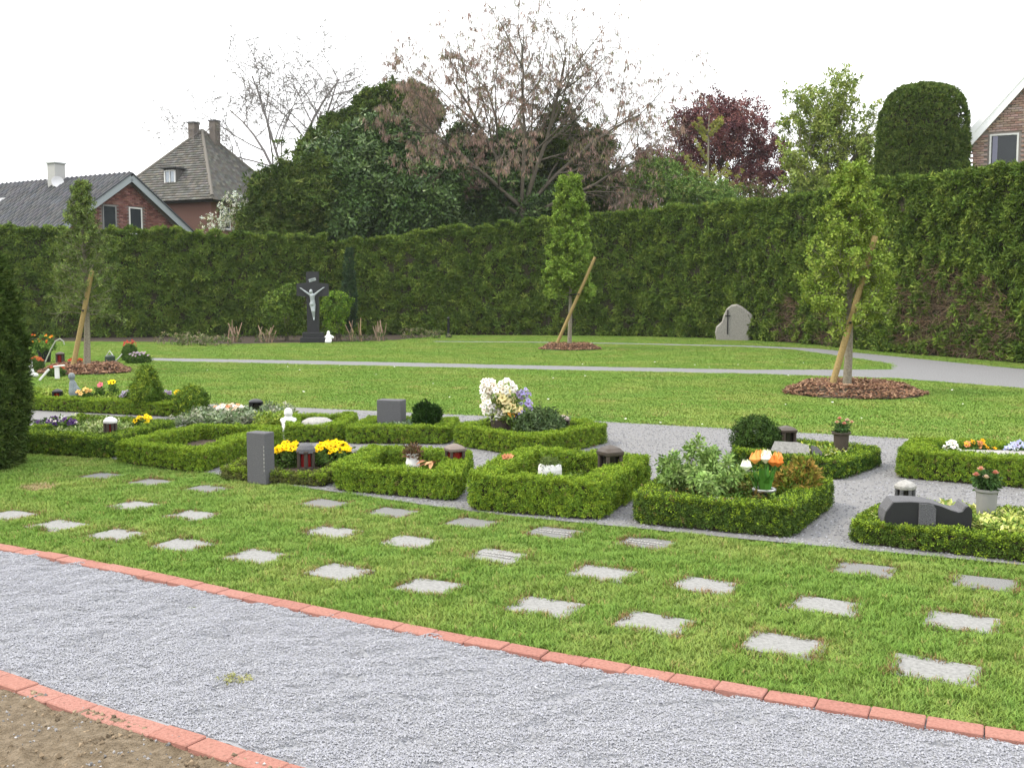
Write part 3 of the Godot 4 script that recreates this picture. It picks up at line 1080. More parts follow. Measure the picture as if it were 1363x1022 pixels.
func make_graves() -> void:
	var tone := Color(0.11, 0.185, 0.022)
	var dark := Color(0.065, 0.115, 0.018)
	var P := {}
	P.f1 = [Vector2(-5.3, -10.75), Vector2(-4.02, -10.25), Vector2(-3.82, -11.75), Vector2(-5.2, -12.4)]
	P.f2 = [Vector2(-3.92, -10.05), Vector2(-2.84, -9.4), Vector2(-2.5, -11.35), Vector2(-3.56, -11.55)]
	P.f3 = [Vector2(-2.63, -9.1), Vector2(-1.58, -8.68), Vector2(-1.5, -9.95), Vector2(-2.42, -10.3)]
	P.f4 = [Vector2(-1.52, -8.55), Vector2(-0.43, -8.07), Vector2(-0.36, -9.4), Vector2(-1.38, -9.75)]
	P.f5 = [Vector2(-0.35, -7.75), Vector2(0.65, -7.37), Vector2(1.2, -8.75), Vector2(0.07, -9.25)]
	P.f6 = [Vector2(0.84, -7.27), Vector2(1.87, -6.8), Vector2(2.52, -7.95), Vector2(1.35, -8.5)]
	P.f7 = [Vector2(2.2, -6.7), Vector2(3.3, -6.06), Vector2(3.85, -6.95), Vector2(2.75, -7.5)]
	P.b0 = [Vector2(-7.4, -15.0), Vector2(-4.51, -13.9), Vector2(-4.6, -14.8), Vector2(-7.7, -16.3)]
	P.b2 = [Vector2(-2.52, -11.45), Vector2(-1.9, -11.45), Vector2(-1.9, -12.75), Vector2(-2.75, -12.55)]
	P.b3 = [Vector2(-1.86, -11.35), Vector2(-0.7, -11.3), Vector2(-0.62, -12.3), Vector2(-1.7, -12.4)]
	P.b4 = [Vector2(-0.66, -11.25), Vector2(0.25, -10.22), Vector2(1.1, -11.45), Vector2(0.15, -12.5)]
	P.b5 = [Vector2(2.08, -9.7), Vector2(2.9, -9.02), Vector2(3.6, -9.9), Vector2(2.45, -10.85)]
	P.b6 = [Vector2(3.43, -9.16), Vector2(4.7, -8.4), Vector2(5.3, -9.3), Vector2(3.95, -10.1)]
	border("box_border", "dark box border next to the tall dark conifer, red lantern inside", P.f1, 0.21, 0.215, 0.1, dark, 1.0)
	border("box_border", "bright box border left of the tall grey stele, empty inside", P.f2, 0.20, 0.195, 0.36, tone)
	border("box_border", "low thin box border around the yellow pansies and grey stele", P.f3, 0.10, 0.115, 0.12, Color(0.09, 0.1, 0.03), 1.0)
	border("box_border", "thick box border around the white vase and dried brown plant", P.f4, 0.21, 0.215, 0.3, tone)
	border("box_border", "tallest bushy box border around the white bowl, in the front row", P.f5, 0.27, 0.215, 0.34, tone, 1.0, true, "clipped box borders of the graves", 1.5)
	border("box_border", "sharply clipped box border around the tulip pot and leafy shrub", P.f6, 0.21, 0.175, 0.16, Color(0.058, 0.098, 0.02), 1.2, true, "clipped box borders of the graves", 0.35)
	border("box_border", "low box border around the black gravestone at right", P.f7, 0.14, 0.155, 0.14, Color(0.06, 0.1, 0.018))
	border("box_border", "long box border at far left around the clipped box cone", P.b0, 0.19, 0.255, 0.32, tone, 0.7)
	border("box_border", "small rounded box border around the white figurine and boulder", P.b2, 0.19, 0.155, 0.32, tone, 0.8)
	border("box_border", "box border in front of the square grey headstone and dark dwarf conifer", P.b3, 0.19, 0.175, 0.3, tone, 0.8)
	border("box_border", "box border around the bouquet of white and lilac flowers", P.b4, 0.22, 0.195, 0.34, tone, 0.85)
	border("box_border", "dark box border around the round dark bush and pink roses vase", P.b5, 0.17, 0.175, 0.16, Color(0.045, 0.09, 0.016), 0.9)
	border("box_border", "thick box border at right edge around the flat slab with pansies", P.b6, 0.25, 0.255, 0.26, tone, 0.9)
	# planting soil inside each border
	for k in ["f1", "f2", "f3", "f4", "f5", "f6", "f7", "b0", "b2", "b3", "b4", "b5", "b6"]:
		var c := Vector2.ZERO
		for q in P[k]:
			c += q / 4.0
		var poly := []
		for q in P[k]:
			poly.append(q.lerp(c, 0.14))
		struct("grave_soil", flat_sheet(poly, 0.06), M.soil)
	print("borders")
	var soil := 0.06
	# --- front row
	var o := grave_lantern("grave_lantern", "lantern with white disc roof and red glass in dark box border", Vector3(-4.3, soil, -11.0), 0.3, 0.13, 0.29, M.bronze, M.white, M.red_glass, 8)
	flower_clump("yellow_flowers", "yellow flowers in the dark box border beside the red lantern", Vector3(-4.12, soil, -11.5), Vector2(0.1, 0.08), 0.22, 16, [Color(0.75, 0.5, 0.01), Color(0.8, 0.6, 0.02)], 1.1)
	flower_clump("purple_pansies", "dark purple and white pansies behind the tall dark conifer", Vector3(-5.1, soil, -11.5), Vector2(0.22, 0.15), 0.2, 46, [Color(0.05, 0.02, 0.1), Color(0.1, 0.05, 0.16), Color(0.6, 0.58, 0.6)], 1.0)
	ground_cover("variegated_plants", "pale variegated leaves around the dark purple pansies at left", [Vector2(-5.15, -11.05), Vector2(-4.1, -11.25), Vector2(-4.15, -11.95), Vector2(-5.3, -12.3)], soil, 0.17, 1100, [Color(0.2, 0.26, 0.08), Color(0.34, 0.38, 0.2), Color(0.1, 0.16, 0.04)], 1.0)
	# stele
	o = thing("grey_stele", "tall grey granite stele standing at the lawn edge beside yellow pansies", "gravestone", Vector3(-2.19, 0, -8.93), -0.42)
	var s := Shape.new()
	s.box(Transform3D(Basis.IDENTITY, Vector3(0, 0.225, 0)), Vector3(0.2, 0.45, 0.13), 0.006)
	part("stele", s, M.granite, o)
	s = Shape.new()
	for k in 7:
		s.box(Transform3D(Basis.IDENTITY, Vector3(0.085, 0.33 - k * 0.034, 0.066)), Vector3(0.008, 0.022, 0.004), 0.001)
	part("inscription", s, M.pale_stone, o)
	o = grave_lantern("grave_lantern", "round topped dark lantern with red glass between yellow pansies", Vector3(-1.87, soil, -9.3), 0.2, 0.15, 0.2, M.bronze, M.bronze, M.red_glass, 6)
	s = Shape.new()
	s.lathe([Vector2(0.086, 0.155), Vector2(0.083, 0.19), Vector2(0.06, 0.222), Vector2(0.03, 0.236), Vector2(0, 0.24)], 16)
	part("dome", s, M.granite, o)
	var yel := [Color(0.8, 0.55, 0.005), Color(0.85, 0.62, 0.01), Color(0.7, 0.42, 0.005)]
	flower_clump("yellow_pansies", "clump of yellow pansies between grey stele and round lantern", Vector3(-2.08, soil, -9.5), Vector2(0.1, 0.16), 0.2, 55, yel, 1.15)
	flower_clump("yellow_pansies", "clump of yellow pansies right of the round topped lantern", Vector3(-1.66, soil, -9.5), Vector2(0.15, 0.14), 0.2, 62, yel, 1.15)
	ground_cover("heather_mat", "low reddish ground cover behind the yellow pansies", [Vector2(-2.2, -9.75), Vector2(-1.5, -9.5), Vector2(-1.5, -9.9), Vector2(-2.2, -10.15)], soil, 0.1, 1500, [Color(0.12, 0.1, 0.04), Color(0.07, 0.11, 0.03), Color(0.2, 0.14, 0.1)], 0.7)
	# white vase and dried plant
	o = thing("white_vase", "small white pottery vase with brown leaves in thick box border", "vase", Vector3(-0.86, soil, -8.85), 0.2)
	s = Shape.new()
	s.lathe([Vector2(0, 0), Vector2(0.045, 0), Vector2(0.06, 0.06), Vector2(0.062, 0.12), Vector2(0.05, 0.17), Vector2(0.057, 0.215), Vector2(0.05, 0.215), Vector2(0.042, 0.17), Vector2(0, 0.15)], 16)
	part("pot", s, M.white, o)
	lobes_foliage(o, [[Vector3(0, 0.225, 0), Vector3(0.05, 0.03, 0.05)]], 2500, L.herb, 0.7, [Color(0.16, 0.08, 0.05), Color(0.1, 0.08, 0.04)], M.dull_leaf, 0.2, 0.0, "leaves")
	o = thing("dried_plant", "dried brown curled plant beside the white vase", "plant", Vector3(-0.68, soil, -8.75), 0.0)
	s = Shape.new()
	for k in 26:
		s.col = vary([Color(0.3, 0.16, 0.08), Color(0.4, 0.25, 0.14), Color(0.2, 0.1, 0.06)][k % 3], 0.2)
		var a := rr(0, TAU)
		leaf(s, Vector3(cos(a) * rr(0, 0.09), rr(0.06, 0.17), sin(a) * rr(0, 0.07)), Vector3(cos(a), rr(-0.2, 0.7), sin(a)).normalized(), Vector3.UP, rr(0.07, 0.13), rr(0.035, 0.06), 0.5)
	part("leaves", s, M.dull_leaf, o)
	grave_lantern("grave_lantern", "brown lantern with red glass beside the dried brown plant", Vector3(-0.5, soil, -9.0), 0.45, 0.14, 0.28, M.bronze, noisy([lin(0.09, 0.068, 0.056), lin(0.16, 0.13, 0.112), lin(0.22, 0.19, 0.165)], 0.05, 0.2, 0.7, 0.0, 51), M.red_glass, 4)
	# tallest border
	grave_lantern("grave_lantern", "square bronze lantern with hipped roof in tallest box border", Vector3(0.8, soil, -8.35), 0.5, 0.15, 0.36, M.bronze, M.bronze, M.dark_glass, 4)
	o = thing("glass_bowl", "round white bowl with moss in the tallest box border", "bowl", Vector3(0.3, soil, -8.1))
	s = Shape.new()
	s.lathe([Vector2(0, 0), Vector2(0.05, 0), Vector2(0.09, 0.1), Vector2(0.095, 0.2), Vector2(0.088, 0.235), Vector2(0.075, 0.245), Vector2(0.08, 0.23), Vector2(0, 0.2)], 18)
	part("bowl", s, M.white, o)
	lobes_foliage(o, [[Vector3(0, 0.235, 0), Vector3(0.07, 0.035, 0.07)]], 4000, L.herb, 0.5, [Color(0.1, 0.14, 0.04)], M.leaf, 0.2, 0.0, "moss")
	ground_cover("sparse_weeds", "thin green seedlings on soil in the tallest box border", [Vector2(0.2, -8.0), Vector2(0.7, -7.85), Vector2(0.85, -8.4), Vector2(0.3, -8.8)], soil, 0.12, 500, [Color(0.1, 0.16, 0.03)], 0.9)
	# leafy shrub, tulips, golden conifer
	o = thing("leafy_shrub", "light green leafy shrub in the clipped border left of tulips", "shrub", Vector3(1.39, soil, -7.68))
	s = Shape.new()
	var tips := []
	for k in 9:
		var a := TAU * k / 9.0
		grow(s, Vector3(cos(a) * 0.05, 0, sin(a) * 0.05), Vector3(cos(a) * 0.7, 1, sin(a) * 0.55).normalized(), 0.36 * rr(0.8, 1.15), 0.006, 0, {"segs": [4, 3], "wander": [0.18, 0.25], "up": [0.05, 0.1], "taper": 0.5, "kids": [4], "start": [0.35], "angle": [45.0], "ratio": [0.4], "thin": 0.7, "least": 0.002, "levels": 2, "tip_from": 0}, tips)
	part("stems", s, M.bark, o)
	var xs := []
	var cs := []
	for t in tips:
		for k in 5:
			xs.append(face(t[1] + rdir() * 0.8, rr(0, TAU), rr(0.75, 1.25), t[0] + rdir() * 0.02))
			cs.append(vary([Color(0.2, 0.31, 0.08), Color(0.27, 0.38, 0.13), Color(0.14, 0.23, 0.06)][rng.randi() % 3], 0.15))
	many("leaves", L.herb[0], xs, cs, M.leaf, o)
	ground_cover("grave_plants", "mixed low green plants around the tulip pot", [Vector2(1.1, -7.45), Vector2(1.85, -7.1), Vector2(2.2, -7.75), Vector2(1.45, -8.2)], soil, 0.16, 1300, [Color(0.06, 0.12, 0.02), Color(0.1, 0.16, 0.03), Color(0.13, 0.1, 0.03)], 1.0)
	o = thing("tulip_pot", "black pot with silver rim holding orange and white tulips", "flower pot", Vector3(1.83, 0.1, -7.42))
	s = Shape.new()
	s.lathe([Vector2(0, 0), Vector2(0.062, 0), Vector2(0.078, 0.115), Vector2(0, 0.11)], 20)
	part("pot", s, plain(lin(0.015, 0.015, 0.015), 0.35), o)
	s = Shape.new()
	s.lathe([Vector2(0.077, 0.112), Vector2(0.086, 0.116), Vector2(0.088, 0.128), Vector2(0.08, 0.134), Vector2(0.074, 0.126)], 20)
	part("rim", s, M.silver, o)
	for k in 34:
		s = Shape.new()
		s.col = vary(Color(0.06, 0.17, 0.025), 0.25)
		var a := TAU * k / 34.0 + rr(-0.2, 0.2)
		var b := Vector3(cos(a), 0, sin(a))
		var r0 := rr(0.01, 0.055)
		var top := rr(0.2, 0.31)
		var sd := Vector3(-sin(a), 0, cos(a)) * rr(0.014, 0.022)
		var p0 := b * r0 + Vector3.UP * 0.11
		var p1 := b * (r0 + 0.02) + Vector3.UP * (0.11 + (top - 0.11) * 0.55)
		var p2 := b * (r0 + rr(0.03, 0.08)) + Vector3.UP * top
		s.tri(p0 - sd * 0.6, p0 + sd * 0.6, p1 + sd, b + Vector3.UP * 0.3); s.tri(p0 - sd * 0.6, p1 + sd, p1 - sd, b + Vector3.UP * 0.3); s.tri(p1 - sd, p1 + sd, p2, b + Vector3.UP * 0.3)
		part("leaf", s, M.leaf, o)
	var heads := [[Vector3(-0.14, 0.265, 0.03), 0], [Vector3(-0.075, 0.315, 0.02), 1], [Vector3(-0.035, 0.330, -0.02), 1], [Vector3(0.0, 0.320, 0.03), 0], [Vector3(0.02, 0.330, -0.03), 0], [Vector3(0.05, 0.300, 0.04), 2], [Vector3(0.095, 0.315, -0.01), 1], [Vector3(0.085, 0.295, 0.04), 2]]
	for hd in heads:
		var p: Vector3 = hd[0]
		s = Shape.new()
		s.col = Color(0.07, 0.17, 0.03)
		s.tube([Vector3(p.x * 0.4, 0.11, p.z * 0.4), p * 0.85 + Vector3.UP * 0.02, p], [0.004, 0.0035, 0.0035], 5, false)
		part("stem", s, M.tint, o)
		s = Shape.new()
		var c: Color = [Color(0.8, 0.78, 0.7), Color(0.75, 0.36, 0.12), Color(0.72, 0.22, 0.05)][hd[1]]
		for k in 6:
			var a := TAU * k / 6.0
			var b := Vector3(cos(a), 0, sin(a))
			var sd := Vector3(-sin(a), 0, cos(a)) * 0.026
			s.col = vary(c, 0.12)
			var q0 := p - Vector3.UP * 0.004
			var q1 := p + b * 0.036 + Vector3.UP * 0.034
			var q2 := p + b * 0.024 + Vector3.UP * 0.085
			s.tri(q0, q1 - sd, q1 + sd, b); s.tri(q1 - sd, q1 + sd, q2, b)
		part("tulip", s, M.petal, o)
	o = thing("golden_conifer", "golden orange dwarf conifer right of the tulip pot", "shrub", Vector3(2.1, soil, -7.65))
	lobes_foliage(o, [[Vector3(0.03, 0.13, 0), Vector3(0.17, 0.17, 0.15)], [Vector3(0.08, 0.24, 0), Vector3(0.1, 0.09, 0.1)]], 900, L.fine_spray, 1.0, [Color(0.24, 0.22, 0.04), Color(0.15, 0.18, 0.03), Color(0.3, 0.2, 0.05), Color(0.1, 0.15, 0.02)], M.dull_leaf, 0.35)
	o = thing("small_plaque", "small grey stone plaque lying behind the clipped border", "plaque", Vector3(1.46, soil, -7.22), -0.45)
	s = Shape.new()
	s.box(Transform3D(Basis(Vector3.RIGHT, 0.25), Vector3(0, 0.11, 0)), Vector3(0.2, 0.03, 0.12), 0.005)
	s.box(Transform3D(Basis.IDENTITY, Vector3(0, 0.05, 0)), Vector3(0.16, 0.1, 0.09), 0.004)
	part("stone", s, M.pale_stone, o)
	# black stone grave
	o = thing("black_gravestone", "low wavy black gravestone with grey centre strip at right", "gravestone", Vector3(2.7, 0.055, -6.68), -0.12)
	var outl := [Vector2(-0.27, 0.0), Vector2(-0.27, 0.12), Vector2(-0.26, 0.17), Vector2(-0.215, 0.235), Vector2(-0.12, 0.24), Vector2(0.0, 0.235), Vector2(0.08, 0.215), Vector2(0.14, 0.19), Vector2(0.185, 0.178), Vector2(0.215, 0.185), Vector2(0.235, 0.215), Vector2(0.25, 0.222), Vector2(0.27, 0.2), Vector2(0.275, 0.15), Vector2(0.265, 0.05), Vector2(0.25, 0.0)]
	s = Shape.new()
	s.prism(outl, 0.02, Transform3D(Basis.IDENTITY, Vector3(0, 0, 0.075)))
	part("polished_face", s, M.black_stone, o).rotation.x = 0.02
	s = Shape.new()
	s.prism(outl, 0.18, Transform3D(Basis.IDENTITY, Vector3(0, 0.001, -0.0255)))
	var st := part("stone", s, M.granite, o)
	st.rotation.x = 0.02
	s = Shape.new()
	s.prism([Vector2(-0.06, 0.0), Vector2(-0.06, 0.234), Vector2(0.03, 0.226), Vector2(0.045, 0.2), Vector2(0.045, 0.0)], 0.2)
	st = part("centre_strip", s, M.granite, o)
	st.rotation.x = 0.02
	grave_lantern("grave_lantern", "stone lantern with pale hipped roof behind the black gravestone", Vector3(2.77, soil, -7.2), 0.25, 0.12, 0.275, M.granite, M.pale_stone, M.dark_glass, 6)
	o = thing("rose_vase", "grey cylinder vase of pink roses near the black gravestone", "vase", Vector3(3.22, soil, -6.93))
	vase(o, "vase", 0.068, 0.26, plain(lin(0.2, 0.2, 0.195), 0.6))
	rose_bunch(o, 0.28, [Vector3(-0.09, 0.35, 0.03), Vector3(-0.06, 0.39, 0.03), Vector3(-0.04, 0.34, 0.07), Vector3(0.02, 0.37, 0.07)], [Color(0.6, 0.26, 0.2), Color(0.65, 0.36, 0.26), Color(0.65, 0.5, 0.42)], 0.06)
	ground_cover("euonymus_cover", "yellow variegated ground cover around the black gravestone", [Vector2(2.4, -6.8), Vector2(2.52, -6.9), Vector2(3.0, -6.72), Vector2(3.1, -6.4), Vector2(3.3, -6.35), Vector2(3.65, -6.95), Vector2(2.82, -7.35)], soil, 0.11, 1700, [Color(0.36, 0.42, 0.1), Color(0.5, 0.52, 0.2), Color(0.2, 0.28, 0.06), Color(0.12, 0.2, 0.04)], 1.0)
	print("front row")
	# --- back row
	o = thing("round_bush", "round dark green clipped bush in the back row at right", "bush", Vector3(2.38, soil, -10.0))
	lobes_foliage(o, [[Vector3(0, 0.19, 0), Vector3(0.21, 0.2, 0.2)]], 1600, L.box, 1.1, [Color(0.03, 0.06, 0.014), Color(0.045, 0.085, 0.018), Color(0.03, 0.055, 0.012)], M.leaf, 0.12)
	lobes_foliage(o, [[Vector3(0, 0.18, 0), Vector3(0.16, 0.16, 0.16)]], 900, L.box, 1.1, [Color(0.03, 0.06, 0.014), Color(0.045, 0.085, 0.018), Color(0.03, 0.055, 0.012)], M.leaf, 0.1, 0.0, "inner_foliage")
	grave_lantern("grave_lantern", "bronze lantern standing behind the grey curved headstone", Vector3(2.75, soil, -10.3), 0.3, 0.15, 0.28, M.bronze, M.bronze, M.dark_glass, 4)
	o = thing("curved_headstone", "low pale grey headstone with curved top and dark bands", "gravestone", Vector3(2.68, 0.03, -9.62), -0.2)
	s = Shape.new()
	s.prism([Vector2(-0.26, 0), Vector2(-0.24, 0.16), Vector2(-0.21, 0.23), Vector2(0.0, 0.225), Vector2(0.1, 0.2), Vector2(0.12, 0.0)], 0.12)
	st = part("stone", s, M.pale_stone, o)
	st.rotation.x = -0.3
	s = Shape.new()
	s.prism([Vector2(0.135, 0), Vector2(0.125, 0.2), Vector2(0.17, 0.19), Vector2(0.22, 0.14), Vector2(0.23, 0.0)], 0.12)
	st = part("wing", s, M.granite, o)
	st.rotation.x = -0.3
	o = thing("bronze_vase", "tall bronze vase of pale pink roses in the back row", "vase", Vector3(3.16, soil, -9.85))
	vase(o, "vase", 0.072, 0.27, M.bronze, 1.25)
	rose_bunch(o, 0.28, [Vector3(-0.06, 0.36, 0.05), Vector3(0.0, 0.35, 0.08), Vector3(0.04, 0.38, 0.04), Vector3(0.08, 0.36, 0.05), Vector3(-0.02, 0.39, 0.0)], [Color(0.68, 0.42, 0.33), Color(0.62, 0.3, 0.24), Color(0.68, 0.5, 0.42)], 0.045)
	ground_cover("hosta_cover", "yellow green leafy plants around the tall bronze vase", [Vector2(2.8, -9.35), Vector2(3.4, -9.8), Vector2(3.05, -10.25), Vector2(2.6, -9.95)], soil, 0.1, 700, [Color(0.14, 0.22, 0.04), Color(0.36, 0.4, 0.06), Color(0.45, 0.46, 0.25), Color(0.09, 0.16, 0.03)], 1.2)
	o = thing("flat_slab", "long flat grey stone slab with pansies at right edge", "gravestone", Vector3(4.3, 0.05, -9.05), -0.1)
	s = Shape.new()
	s.box(Transform3D(Basis(Vector3.RIGHT, 0.12), Vector3(0, 0.12, 0)), Vector3(0.62, 0.14, 0.3), 0.02)
	part("stone", s, M.pale_stone, o)
	flower_clump("white_pansies", "white pansies at left end of the flat grey slab", Vector3(3.98, soil, -9.3), Vector2(0.07, 0.06), 0.23, 14, [Color(0.75, 0.74, 0.7)], 1.2)
	flower_clump("orange_pansies", "orange pansies behind the flat grey slab at right", Vector3(4.28, soil, -9.42), Vector2(0.16, 0.05), 0.23, 24, [Color(0.75, 0.38, 0.01), Color(0.6, 0.25, 0.1)], 1.0)
	flower_clump("blue_pansies", "white and pale blue pansies at right end of the slab", Vector3(4.54, soil, -9.2), Vector2(0.11, 0.06), 0.24, 22, [Color(0.7, 0.72, 0.76), Color(0.4, 0.42, 0.65)], 1.2)
	# bouquet
	o = thing("flower_bouquet", "large bouquet of white, yellow and lilac flowers in dark pot", "bouquet", Vector3(-0.12, soil, -11.4))
	s = Shape.new()
	s.lathe([Vector2(0, 0), Vector2(0.09, 0), Vector2(0.12, 0.2), Vector2(0.13, 0.21), Vector2(0.11, 0.21), Vector2(0, 0.19)], 16)
	part("pot", s, M.bronze, o)
	var groups := [["white_blossoms", Color(0.78, 0.72, 0.68), [[Vector3(-0.1, 0.48, 0), 0.13], [Vector3(-0.12, 0.35, 0.02), 0.1], [Vector3(-0.14, 0.58, 0), 0.08], [Vector3(0.06, 0.56, 0), 0.1], [Vector3(-0.04, 0.26, 0.05), 0.08]], 130, 1.3], ["cream_blossoms", Color(0.75, 0.66, 0.36), [[Vector3(0.05, 0.46, 0.02), 0.1], [Vector3(0.12, 0.32, 0.05), 0.1]], 44, 1.4], ["lilac_blossoms", Color(0.36, 0.3, 0.56), [[Vector3(0.25, 0.5, 0), 0.08], [Vector3(0.27, 0.36, 0), 0.09], [Vector3(0.2, 0.28, 0.03), 0.07]], 60, 1.0], ["orange_blossoms", Color(0.72, 0.36, 0.06), [[Vector3(0.09, 0.26, 0.06), 0.08]], 12, 1.1]]
	for gr in groups:
		xs = []
		cs = []
		for k in gr[3]:
			var lb: Array = gr[2][rng.randi() % gr[2].size()]
			var d := rdir()
			xs.append(face(d + Vector3(0, 0.4, 0.8), rr(0, TAU), gr[4] * rr(0.8, 1.3), lb[0] + d * lb[1] * rr(0.5, 1.0)))
			cs.append(vary(gr[1], 0.12))
		many(gr[0], L.flower, xs, cs, M.petal, o)
	s = Shape.new()
	for k in 26:
		var e := Vector3(rr(-0.18, 0.3), rr(0.3, 0.6), rr(-0.1, 0.1))
		s.col = vary(Color(0.07, 0.12, 0.03), 0.3)
		s.tube([Vector3(e.x * 0.2, 0.16, 0), e * Vector3(0.6, 0.75, 0.6), e], [0.005, 0.004, 0.003], 4, false)
	part("stems", s, M.tint, o)
	lobes_foliage(o, [[Vector3(0.05, 0.3, 0), Vector3(0.16, 0.14, 0.1)]], 500, L.herb, 1.2, [Color(0.08, 0.13, 0.03), Color(0.16, 0.2, 0.05)], M.leaf, 0.3, 0.0, "leaves")
	o = thing("sage_bush", "grey green low bushy herb right of the bouquet", "bush", Vector3(0.33, soil, -11.05))
	lobes_foliage(o, [[Vector3(0, 0.16, 0), Vector3(0.24, 0.19, 0.2)]], 1200, L.herb, 0.9, [Color(0.06, 0.1, 0.035), Color(0.09, 0.13, 0.06), Color(0.05, 0.08, 0.03)], M.dull_leaf, 0.2)
	grave_lantern("grave_lantern", "small brown lantern beside the grey green herb near bouquet", Vector3(0.57, soil, -11.5), 0.4, 0.12, 0.25, M.bronze, noisy([lin(0.16, 0.12, 0.11), lin(0.25, 0.2, 0.19), lin(0.3, 0.25, 0.24)], 0.05, 0.2, 0.7, 0.0, 52), M.dark_glass, 4)
	flower_clump("fallen_bloom", "faded pink bloom lying on the tallest box border", Vector3(-0.03, 0.27, -8.5), Vector2(0.04, 0.03), 0.03, 6, [Color(0.5, 0.22, 0.12)], 0.9, false)
	o = thing("square_headstone", "square grey granite headstone in the back row", "gravestone", Vector3(-1.4, 0, -11.95), -0.25)
	s = Shape.new()
	s.box(Transform3D(Basis.IDENTITY, Vector3(0, 0.22, 0)), Vector3(0.3, 0.44, 0.17), 0.008)
	part("stone", s, M.granite, o)
	o = thing("dwarf_conifer", "dark green dwarf conifer right of the square headstone", "shrub", Vector3(-0.97, soil, -11.75))
	lobes_foliage(o, [[Vector3(-0.02, 0.2, 0), Vector3(0.12, 0.16, 0.12)], [Vector3(0.07, 0.24, 0), Vector3(0.09, 0.1, 0.09)], [Vector3(-0.06, 0.27, 0), Vector3(0.07, 0.08, 0.07)]], 2200, L.fine_spray, 0.8, [Color(0.02, 0.045, 0.012), Color(0.035, 0.075, 0.016), Color(0.02, 0.04, 0.012)], M.dull_leaf, 0.35)
	ground_cover("silver_plants", "grey green creeping plants around the square headstone", [Vector2(-1.6, -11.65), Vector2(-0.9, -11.6), Vector2(-0.85, -12.1), Vector2(-1.5, -12.2)], soil, 0.15, 900, [Color(0.12, 0.17, 0.1), Color(0.08, 0.13, 0.06), Color(0.2, 0.26, 0.17)], 1.0)
	# white figurine of a seated child-like angel and a boulder
	o = thing("white_figurine", "small white kneeling figurine beside a flat boulder", "figurine", Vector3(-2.6, soil, -11.95), 0.3)
	var bn := [[Vector3(0, 0.05, 0), Vector3(0, 0.13, 0), 0.062, 0.045], [Vector3(0, 0.2, 0.005), Vector3(0, 0.225, 0.005), 0.038, 0.034], [Vector3(-0.05, 0.13, 0), Vector3(-0.03, 0.07, 0.05), 0.022, 0.018], [Vector3(0.05, 0.13, 0), Vector3(0.03, 0.07, 0.05), 0.022, 0.018], [Vector3(-0.05, 0.03, 0.05), Vector3(0.05, 0.03, 0.05), 0.032, 0.032], [Vector3(0, 0.15, 0), Vector3(0, 0.19, 0), 0.024, 0.022]]
	part("body", bones_shape(bn, 0.011, 0.015), M.white, o).scale = Vector3(1.35, 1.1, 1.35)
	o = thing("flat_boulder", "flat grey boulder inside the small rounded box border", "boulder", Vector3(-2.26, soil, -11.95))
	s = Shape.new()
	for k in 1:
		s.lathe([Vector2(0.22, 0), Vector2(0.215, 0.07), Vector2(0.18, 0.13), Vector2(0.11, 0.165), Vector2(0, 0.175)], 14, Transform3D.IDENTITY, 1.0, 0.7)
	part("stone", s, M.pale_stone, o)
	# open heath grave
	grave_lantern("grave_lantern", "black metal lantern with chimney among the grey heath plants", Vector3(-3.36, soil, -13.5), 0.3, 0.16, 0.24, M.black_metal, M.black_metal, M.dark_glass, 4)
	ground_cover("heath_plants", "grey green heath plants around the black chimney lantern", [Vector2(-4.2, -12.4), Vector2(-2.85, -12.6), Vector2(-2.85, -13.6), Vector2(-3.4, -14.1), Vector2(-4.1, -13.6)], 0.02, 0.2, 900, [Color(0.14, 0.19, 0.1), Color(0.22, 0.26, 0.16), Color(0.08, 0.13, 0.05), Color(0.3, 0.3, 0.24)], 1.1)
	flower_clump("white_primroses", "white and peach flowers among the grey heath plants", Vector3(-3.62, 0.02, -13.2), Vector2(0.22, 0.12), 0.22, 30, [Color(0.7, 0.68, 0.62), Color(0.6, 0.3, 0.16), Color(0.65, 0.5, 0.4)], 1.0, false)
	ground_cover("yellow_heath", "bright yellow green heath left of the white figurine", [Vector2(-3.1, -12.2), Vector2(-2.7, -12.2), Vector2(-2.7, -12.9), Vector2(-3.1, -12.9)], 0.02, 0.24, 1200, [Color(0.24, 0.3, 0.05), Color(0.16, 0.24, 0.04)], 1.1)
	# far left grave
	o = thing("box_cone", "clipped box cone standing in the far left border", "topiary", Vector3(-5.07, 0, -14.3))
	lobes_foliage(o, [[Vector3(0, 0.3, 0), Vector3(0.19, 0.24, 0.19)], [Vector3(0, 0.5, 0), Vector3(0.12, 0.17, 0.12)]], 1900, L.box, 1.15, [Color(0.06, 0.11, 0.016), Color(0.08, 0.14, 0.02), Color(0.19, 0.26, 0.03)], M.leaf, 0.1)
	o = thing("box_ball", "clipped box ball right of the box cone", "topiary", Vector3(-4.32, 0, -13.9))
	lobes_foliage(o, [[Vector3(0, 0.22, 0), Vector3(0.2, 0.19, 0.19)]], 1900, L.box, 1.15, [Color(0.06, 0.11, 0.016), Color(0.08, 0.14, 0.02), Color(0.21, 0.28, 0.03)], M.leaf, 0.12)
	o = thing("garden_statuette", "small black and white garden statuette with a rose wreath", "statuette", Vector3(-6.35, soil, -15.0), 0.4)
	bn = [[Vector3(0, 0.05, 0), Vector3(-0.02, 0.2, 0), 0.1, 0.07], [Vector3(-0.02, 0.2, 0), Vector3(-0.04, 0.32, 0), 0.075, 0.05], [Vector3(-0.05, 0.42, 0), Vector3(-0.05, 0.43, 0), 0.05, 0.048], [Vector3(0.02, 0.24, 0.03), Vector3(0.1, 0.14, 0.08), 0.03, 0.025]]
